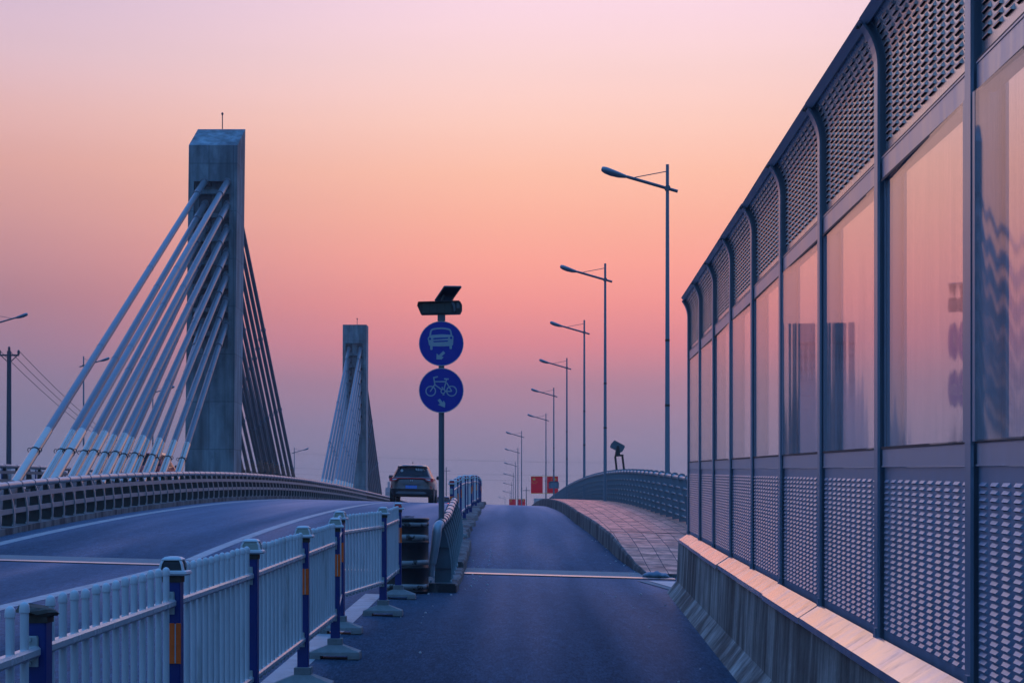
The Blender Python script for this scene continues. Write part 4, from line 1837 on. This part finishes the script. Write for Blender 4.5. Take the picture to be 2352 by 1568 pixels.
def tower(xc, yf, lean, label, anchors_front, anchors_back, ztop, zbase, wd=2.1, dp=2.1, cr=1., head=1.15, cat="bridge tower"):
    r = thing("bridge_tower", (xc, yf + dp / 2, zbase), label, cat, "bridge towers with stay cables")

    def sx(x, y, z):
        return (x + lean * (z - zbase), y, z)
    sh_ = MB()
    x0, x1 = xc - wd / 2, xc + wd / 2
    zt = ztop
    chan0, chan1 = x0 + .23, x1 - .33          # cable channel
    zc1 = zt - 1.55                            # underside of head block
    zc0 = zt - 8.75
    rec = .32
    sh_.box(x0, x1, yf + rec, yf + dp - rec, zbase - 3, zt, 0, sx)      # core
    # front and back skins
    for (ya, yb) in ((yf, yf + rec - .002), (yf + dp - rec + .002, yf + dp)):
        sh_.box(x0, x1, ya, yb, zbase - 3, zc0, 0, sx)
        sh_.box(x0, chan0, ya, yb, zc0, zc1, 0, sx)
        sh_.box(chan1, x1, ya, yb, zc0, zc1, 0, sx)
        sh_.box(x0, x1, ya, yb, zc1, zt, 0, sx)
        mid = (chan0 + chan1) / 2
        for i, za in enumerate(anchors_front):
            zr = za - .56
            sh_.box(chan0 + .002, chan1 - .002, ya + .06, yb, zr - .09, zr + .09, 0, sx)
    # sloping head: front edge low, back edge high
    hb = MB()
    v = [(x0, yf, zt + .003), (x1, yf, zt + .003), (x1, yf + dp, zt + .003), (x0, yf + dp, zt + .003),
         (x0, yf + dp, zt + head), (x1, yf + dp, zt + head)]
    v = [sx(*p) for p in v]
    sh_.add(v, [(0, 1, 2, 3), (0, 1, 5, 4), (2, 3, 4, 5), (1, 2, 5), (0, 4, 3)])
    so_ = sh_.build("tower_shaft", M_TOWER, r)
    # lightning rod
    lr_ = MB()
    tp = sx(xc + .05, yf + dp - .1, zt + head - .01)
    lr_.tube([tp, (tp[0], tp[1], tp[2] + .62)], .022, 6)
    lr_.lathe([(.02, 0), (.05, .04), (.05, .09), (.02, .13)], 8, 0, (tp[0], tp[1], tp[2] + .6))
    lr_.build("lightning_rod", M_POLEK, r)
    # cables
    cols = (xc - .36, xc + .62) if head > .5 else (xc - .5, xc + .48)
    for side_, anc, ya in ((-1, anchors_front, yf + rec), (1, anchors_front, yf + dp - rec)):
        for i, za in enumerate(anc):
            yb = anchors_back[0 if side_ < 0 else 1][i]
            for cx in cols:
                top = Vector(sx(cx, ya, za))
                zb_ = Z(cx, yb) + .25
                bot = Vector((cx, yb, zb_))
                d = (bot - top)
                ln = d.length
                dn = d / ln
                cab = MB()
                cab.tube([top, top + dn * .45], .165, 12)
                cab.tube([top + dn * .45, top + dn * 2.3], .138, 12)
                cab.tube([top + dn * 2.28, top + dn * 2.36], .155, 12)
                tl = ln - (1.75 / abs(dn.z))
                cab.tube([top + dn * 2.3, top + dn * (tl)], .120 * cr * (1 if side_ < 0 else .80), 12)
                for f in (.45, .75):
                    if tl * f > 3:
                        cab.tube([top + dn * (tl * f), top + dn * (tl * f + .05)], .127, 12)
                co = cab.build("stay_cable", M_CABLE, r)
                slv = MB()
                slv.tube([top + dn * tl, bot], .132 * cr * (1 if side_ < 0 else .80), 14)
                slv.build("steel_sleeve", M_SLEEVE, co)
                cl_ = MB()
                cpos = top + dn * (ln - 1.12 / abs(dn.z))
                cl_.tube([cpos, cpos + dn * .06], .145, 12)
                nrm_ = Vector((1, 0, 0))
                for sgn in (-1, 1):
                    cc = cpos + Vector((sgn * .15, -.05, .03))
                    cl_.tube([cc + Vector((.05 * math.cos(t), 0, .06 * math.sin(t))) for t in [2 * math.pi * k_ / 8 for k_ in range(9)]], .012, 5)
                cl_.build("collar", M_DKPL, co)
                an = MB()
                an.tube([bot + dn * 2.0, bot - dn * .15], .225, 14)
                an.build("anchor_base", M_ANCH, co)
                # bearing plate on the tower
                pt = MB()
                py = ya - .0 if side_ < 0 else ya
                lo, hi = (ya - .05, ya - .002) if side_ < 0 else (ya + .002, ya + .05)
                pt.box(cx - .27, cx + .27, lo, hi, za - .30, za + .34, 0, sx)
                pt.build("bearing_plate", M_POLEK, co)
    return r


AF = [15.97 - 1.017 * i for i in range(7)]
t1 = tower(-13.05, 75.0, .012, "tall near concrete bridge tower with stay cables fanning down to both sides", AF,
           ([46.6 + 2.87 * i for i in range(7)], [101.2 - 2.15 * i for i in range(7)]), 17.4, Z(-12.9, 76))
AF2 = [15.55 - 1.0 * i for i in range(7)]
t2 = tower(-13.35, 147., .004, "smaller far concrete bridge tower with stay cables, left of the car", AF2,
           ([124. + 2.3 * i for i in range(7)], [175 - 2.3 * i for i in range(7)]), 17.5, Z(-13.3, 147), wd=2.0, dp=2.0, cr=.85, head=.05)

# ------------------------------------------------------------------ cars


def car(x, y, label, cat, paint, zoom=1.0, brake=False, details=True, heading=0., tall=1.0, w=.886):
    root = thing("parked_car" if False else "car", (0, 0, 0), label, cat)
    ZS = [(.30, .80, .12), (.42, w - .02, .03), (.60, w, .0), (.66, w, .03), (.80, w - .004, .055), (.93, w - .012, .085), (1.02, w - .04, .13),
          (1.08, w - .085, .20), (1.18, w - .135, .28), (1.32, w - .20, .40), (1.44, w - .255, .52), (1.49, w - .28, .50), (1.54, w - .315, .53), (1.575, w - .38, .62), (1.595, w - .50, .78), (1.603, w - .66, 1.0)]
    nseg = 44
    rings = []
    Lc = 4.27

    def ringat(z, hw, yr):
        yfz = Lc if z < .75 else (Lc - .15 - (z - .75) * .9 if z < 1.0 else Lc - 1.05 - (z - 1.0) * 1.55)
        pts = []
        for k_ in range(nseg):
            t = 2 * math.pi * (k_ + .5) / nseg
            ct, st_ = math.cos(t), math.sin(t)
            e = .40
            X = hw * (abs(ct) ** e) * (1 if ct > 0 else -1)
            Yy = (abs(st_) ** e) * (1 if st_ > 0 else -1)
            yc, hl = (yr + yfz) / 2, (yfz - yr) / 2
            pts.append((X, yc + Yy * hl, z * tall))
        return pts
    rings = [ringat(*q_) for q_ in ZS]
    groups = {'body': MB(), 'rear_window': MB(), 'side_window': MB(), 'bumper': MB()}
    for i in range(len(rings) - 1):
        z0, z1 = ZS[i][0], ZS[i + 1][0]
        for j in range(nseg):
            kk = (j + 1) % nseg
            quad = [rings[i][j], rings[i][kk], rings[i + 1][kk], rings[i + 1][j]]
            mx = sum(p[0] for p in quad) / 4
            my = sum(p[1] for p in quad) / 4
            hw = ZS[i][1]
            key = 'body'
            yr_ = ZS[i][2]
            if z1 <= .60:
                key = 'bumper'
            elif 1.07 < z0 and z1 <= 1.51:
                if my < yr_ + .22 and abs(mx) < hw * .93:
                    key = 'rear_window'
                elif abs(mx) > hw * .93 and my > yr_ + .45:
                    key = 'side_window'
            groups[key].add(quad, [(0, 1, 2, 3)], 0, True)
    groups['body'].add(rings[-1], [tuple(range(nseg))], 0, True)
    groups['bumper'].add(rings[0], [tuple(reversed(range(nseg)))], 0)
    bo_ = None
    for nm, mb in groups.items():
        o = mb.build(nm, {'body': paint, 'rear_window': M_CGL, 'side_window': M_CGL, 'bumper': M_BLK}[nm], root)
        bmx = bmesh.new()
        bmx.from_mesh(o.data)
        bmesh.ops.remove_doubles(bmx, verts=bmx.verts, dist=.0005)
        bmesh.ops.recalc_face_normals(bmx, faces=bmx.faces)
        bmx.to_mesh(o.data)
        bmx.free()
        if nm == 'body':
            bo_ = o
    # spoiler lip over the rear window
    sp_ = MB()
    pr_ = []
    for u in (-1, -.7, -.35, 0, .35, .7, 1):
        dz, dy = -.035 * u * u, .05 * u * u
        pr_.append([(u * .575, .40 + dy, 1.525 * tall + dz), (u * .56, .62, 1.575 * tall + dz), (u * .56, .64, 1.53 * tall + dz), (u * .575, .42 + dy, 1.500 * tall + dz)])
    sp_.loft(pr_, smooth=True)
    sp_.build("spoiler", paint, root)
    for s in (-1, 1):
        for yw in (.82, 3.42):
            wm = MB()
            rr = []
            for dx, r_ in ((-.11, .30), (-.105, .325), (-.06, .335), (.06, .335), (.105, .325), (.11, .30)):
                rr.append([(s * .755 + dx, yw + r_ * math.cos(t), .335 + r_ * math.sin(t)) for t in [2 * math.pi * k_ / 24 for k_ in range(24)]])
            wm.loft(rr, smooth=True)
            wo = wm.build("wheel", M_TYRE, root)
            rm_ = MB()
            rm_.loft([[(s * (.755 + d_), yw + r_ * math.cos(t), .335 + r_ * math.sin(t)) for t in [2 * math.pi * k_ / 20 for k_ in range(20)]] for d_, r_ in ((.1105, .21), (.116, .20))])
            rm_.build("rim", M_RIM, wo)
        # mirrors
        mm = MB()
        mm.loft([[(s * (.86 + dx), 2.55 + .09 * math.cos(t) * f, 1.10 * tall + .085 * math.sin(t) * f) for t in [2 * math.pi * k_ / 12 for k_ in range(12)]]
                 for dx, f in ((.0, .35), (.03, .9), (.11, 1.0), (.18, .9), (.205, .5))], smooth=True)
        mm.build("wing_mirror", M_BLK, root)
        # tail lamps wrap round the corner
        tl = MB()
        tl.poly([(s * .48, .995), (s * .835, .995), (s * .864, .96), (s * .864, .865), (s * .79, .86), (s * .60, .895)], .045, .16)
        to = tl.build("tail_lamp", M_BRAKE if brake else M_TAIL, root)
        tc_ = MB()
        tc_.poly([(s * .54, .965), (s * .74, .965), (s * .74, .905), (s * .63, .915)], .038, .0445)
        tc_.build("clear_lens", M_TAILC, to)
        rf = MB()
        rf.poly([(s * .745, .70), (s * .795, .70), (s * .795, .60), (s * .75, .61)], -.004, .06)
        rf.build("bumper_reflector", M_RED, root)
    ls = MB()
    ls.poly([(-.50, 1.005), (.50, 1.005), (.50, .975), (-.50, .975)], .075, .18)
    ls.build("light_strip", M_TAIL, root)
    pt = MB()
    pt.box(-.22, .22, .005, .10, .565, .705)
    po = pt.build("number_plate", M_PLATE, root)
    lip = MB()
    lip.loft([[(-.34, .02, .745), (.34, .02, .745), (.34, .08, .775), (-.34, .08, .775)], [(-.34, .10, .73), (.34, .10, .73), (.34, .12, .775), (-.34, .12, .775)]])
    lip.build("plate_ledge", paint, root)
    df_ = MB()
    df_.poly([(-.50, .475), (.50, .475), (.62, .40), (.45, .375), (-.45, .375), (-.62, .40)], .015, .06)
    df_.build("skid_plate", M_SIGNP, root)
    if details:
        # plate characters
        cu = bpy.data.curves.new("plate_text", 'FONT')
        cu.body = "苏F·A0Z85"
        cu.size = .105
        cu.align_x = 'CENTER'
        cu.extrude = .001
        tmp = bpy.data.objects.new("plate_text", cu)
        COL.objects.link(tmp)
        dg = bpy.context.evaluated_depsgraph_get()
        me = bpy.data.meshes.new_from_object(tmp.evaluated_get(dg))
        bpy.data.objects.remove(tmp)
        wdt = max(v.co.x for v in me.vertices) - min(v.co.x for v in me.vertices)
        f = .40 / max(wdt, .01)
        me.transform(Matrix.Translation((0, .0035, .60)) @ Matrix.Rotation(rad(90), 4, 'X') @ Matrix.Diagonal((f, 1, 1, 1)))
        me.materials.clear()
        me.materials.append(M_SWHITE)
        pto = bpy.data.objects.new("plate_lettering", me)
        COL.objects.link(pto)
        pto.parent = po
        em = MB()
        for a, b in (((-.040, .865), (-.034, .935)), ((.040, .865), (.034, .935)), ((-.036, .895), (.036, .895))):
            stroke(em, a, b, .014, .045, .07)
        em.build("emblem", M_TAILC, root)
        wi = MB()
        wi.tube([(-.02, .17, 1.10), (.30, .20, 1.125)], .014, 6)
        wi.build("wiper", M_BLK, root)
        st_ = MB()
        st_.poly([(.13, 1.385), (.16, 1.385), (.22, 1.33), (.23, 1.385), (.26, 1.385), (.26, 1.30), (.225, 1.30), (.20, 1.34), (.165, 1.30)], .345, .35)
        for a, b in (((.28, 1.37), (.40, 1.36)), ((.28, 1.34), (.42, 1.33)), ((.42, 1.37), (.50, 1.31)), ((.28, 1.31), (.40, 1.305))):
            stroke(st_, a, b, .014, .345, .35)
        sso = st_.build("window_sticker", M_STICK, root)
        sso2 = MB()
        disc(sso2, -.40, 1.29, .325, .33, .055, 16)
        sso2.build("window_sticker", M_STICK, root)
        an_ = MB()
        an_.loft([[(-.014, .72, 1.58), (.014, .72, 1.58), (.014, .86, 1.58), (-.014, .86, 1.58)], [(-.006, .70, 1.66), (.006, .70, 1.66), (.006, .73, 1.66), (-.006, .73, 1.66)]])
        an_.build("roof_antenna", M_BLK, root)
    root.location = (x, y, Z(x, y + 1.5) + .004)
    root.rotation_euler.z = heading
    root.rotation_euler.y = .022
    return root


car(-3.95, 68.0, "grey brown crossover car with blue number plate driving over the crest", "car", M_CARP, tall=.97).location.z -= .06
c2 = car(-15.6, 79.5, "red vehicle half hidden behind the near stay cables at left", "car", M_CARR, details=False, tall=1.26, w=.93, heading=rad(-3))
c2.location.x = -16.9
c2.location.z = Z(-16.9, 81) + .01
c3 = car(-5.7, 150, "small blue car with lit brake lamps beyond the crest behind the sign pole", "car", M_CARB, brake=True, details=False)
c3.location = (-6.1, 152, 1.53 + (1180 - 1139) * 152 / 4000 - 1.58)

# ------------------------------------------------------------------ utility pole and wires
yd = 92.
k = yd / 4000
ux = (21 - 1176) * k
utop = 1.53 + (1180 - 806) * k
up = thing("utility_pole", (ux, yd, -8), "dark utility pole with crossarm and insulators at the left edge", "utility pole")
MB().tube([(ux - .06, yd, -10), (ux, yd, utop)], [.20, .115], 10).build("pole", M_POLEK, up)
am = MB()
za = utop - .22
am.box(ux - .52, ux + .52, yd - .05, yd + .05, za - .04, za + .04)
am.tube([(ux - .45, yd, za), (ux, yd, za - .42)], .025, 6)
am.tube([(ux + .45, yd, za), (ux, yd, za - .42)], .025, 6)
am.build("crossarm", M_POLEK, up)
for dx in (-.5, 0, .5):
    zi = za + .04 if dx else utop
    MB().lathe([(.05, 0), (.075, .05), (.06, .09), (.075, .13), (.05, .22), (.02, .24)], 8, 0, (ux + dx, yd, zi)).build("insulator", M_POLEK, up)
for i, dx in enumerate((-.5, 0, .5)):
    w_ = MB()
    a = Vector((ux + dx, yd, za + .25))
    b = Vector((-34 + dx, 175, 6.2))
    w_.tube([a.lerp(b, t) + Vector((0, 0, -3.2 * 4 * t * (1 - t) * .42)) for t in [q_ / 14 for q_ in range(15)]], .016, 5)
    o = w_.build("overhead_wire", M_WIRE)
    tag(o, ["outer left of three wires sagging from the utility pole", "middle of three wires sagging from the utility pole",
            "inner right of three wires sagging from the utility pole"][i], "wire", "wires from the utility pole")
# far masts with wires crossing behind the bridge
for (pxx, top_, yd, lb) in ((1025, 1072, 380, "thin far mast between the sign pole and the red capped fence"), (1209, 1118, 420, "thin far mast above the farther red flags")):
    k = yd / 4000
    xx = (pxx - 1176) * k
    zt = 1.53 + (1180 - top_) * k
    m_ = thing("power_mast", (xx, yd, -10), lb, "mast", "far power masts")
    MB().tube([(xx, yd, -10), (xx, yd, zt)], [.20, .09], 8).build("mast_pole", M_POLEK, m_)
    c_ = MB()
    c_.box(xx - .9, xx + .9, yd - .06, yd + .06, zt - .9, zt - .76)
    c_.build("crossarm", M_POLEK, m_)
wr = []
for i, (ya, yb) in enumerate(((1034, 1062), (1068, 1092), (1082, 1104))):
    k = 420 / 4000
    a = Vector(((560 - 1176) * k, 420, 1.53 + (1180 - ya) * k))
    b = Vector(((1420 - 1176) * k, 420, 1.53 + (1180 - yb) * k))
    w_ = MB()
    w_.tube([a.lerp(b, t) + Vector((0, 0, -2.2 * 4 * t * (1 - t) * .3)) for t in [q_ / 16 for q_ in range(17)]], .020, 5)
    o = w_.build("overhead_wire", M_WIRE)
    tag(o, ["topmost far wire crossing the sky behind the car", "middle far wire crossing the sky behind the car", "lowest far wire crossing the sky behind the car"][i], "wire", "far overhead wires")

# ------------------------------------------------------------------ distant buildings


def block(x0, x1, y, top_, label, nm="office_building"):
    k = y / 4000
    X0, X1 = (x0 - 1176) * k, (x1 - 1176) * k
    zt = 1.53 + (1180 - top_) * k
    r = thing(nm, ((X0 + X1) / 2, y, -10), label, "building", "far buildings on the horizon")
    m = MB()
    m.box(X0, X1, y, y + 18, -10, zt)
    m.box(X0 + (X1 - X0) * .3, X0 + (X1 - X0) * .6, y + 4, y + 10, zt, zt + 2.2)
    m.build("wall", M_BUILD, r)
    nrow = max(2, int((zt + 6) / 3.4))
    for q_ in range(nrow):
        w_ = MB()
        z = zt - 1.6 - q_ * 3.2
        w_.box(X0 + (X1 - X0) * .08, X0 + (X1 - X0) * .92, y - .12, y - .02, z - 1.2, z)
        w_.build("window", M_BWIN, r)


block(885, 896, 640, 1119, "taller far building right of the far tower's cables")
block(896, 912, 700, 1131, "lower far building directly left of the car")
block(842, 858, 760, 1140, "low far building behind the far tower's back cables")
k = 230 / 4000
bb = thing("billboard", ((1238 - 1176) * k, 230, -3), "pale lilac far billboard behind the kerb hump", "billboard")
m = MB()
m.box((1226 - 1176) * k, (1252 - 1176) * k, 230, 230.3, 1.53 + (1180 - 1158) * k, 1.53 + (1180 - 1144) * k)
m.build("board", M_PALE, bb)
m = MB()
for xx in (1229, 1249):
    m.tube([((xx - 1176) * k, 230.4, -10), ((xx - 1176) * k, 230.4, 1.53 + (1180 - 1146) * k)], .12, 6)
m.build("leg_pair", M_POLEK, bb)

# ------------------------------------------------------------------ sack on the pavement end
sk = MB()
rings = []
random.seed(5)
cx0, cx1, ys0 = 1.86, 2.28, 24.78
for i in range(15):
    t = i / 14
    x = cx0 + (cx1 - cx0) * t
    hh = .085 * (math.sin(math.pi * min(1, t * 1.05 + .03)) ** .35) * random.uniform(.8, 1.12)
    dd = .14 * (math.sin(math.pi * min(1, t + .02)) ** .4) * random.uniform(.9, 1.1) + .01
    zz = Z(x, ys0) + .008
    rings.append([(x + random.uniform(-.004, .004), ys0 + .02 + dd * math.cos(a) * random.uniform(.92, 1.05), zz + max(0, hh * (.35 + .65 * math.sin(a)) * random.uniform(.88, 1.1)) if math.sin(a) > -.3 else zz)
                  for a in [2 * math.pi * q_ / 14 for q_ in range(14)]])
sk.loft(rings, smooth=True)
tag(sk.build("crumpled_sack", M_TARP), "crumpled blue grey sack lying at the pavement end beside the concrete barrier", "sack")
# small pebbles and litter near the kerb
lt = MB()
for i in range(70):
    if i < 35:
        y = random.uniform(21, 29)
        x = random.uniform(-.62, -.3)
    elif i < 50:
        y = random.uniform(25, 33)
        x = lerp(KERB, y) - abs(random.gauss(.08, .12))
    else:
        y = random.uniform(12, 22)
        x = random.choice([random.uniform(-1.2, -.7), random.uniform(1.1, wx(y) - .35)])
    s = random.uniform(.006, .016)
    z = Z(x, y)
    lt.loft([[(x + s * f * math.cos(a) * random.uniform(.7, 1.4), y + s * f * math.sin(a) * 1.3, z + h * s) for a in [1.05 * q_ for q_ in range(6)]] for f, h in ((1, 0), (.9, .6), (.4, 1.0))])
tag(lt.build("gravel_litter", M_PALE), "scattered pale grit along the kerbs", "grit", kind='stuff')

# ------------------------------------------------------------------ haze
hz = MB().box(-420, 420, -60, 900, -11, 26)
hm = bpy.data.materials.new("dusk_haze")
hm.use_nodes = True
t = hm.node_tree
t.nodes.clear()
pv = t.nodes.new('ShaderNodeVolumePrincipled')
pv.inputs['Density'].default_value = .0008
pv.inputs['Color'].default_value = (.90, .80, .80, 1)
pv.inputs['Anisotropy'].default_value = .2
ho = t.nodes.new('ShaderNodeOutputMaterial')
t.links.new(pv.outputs[0], ho.inputs['Volume'])
hzo = hz.build("haze", hm)
hzo['kind'] = 'stuff'
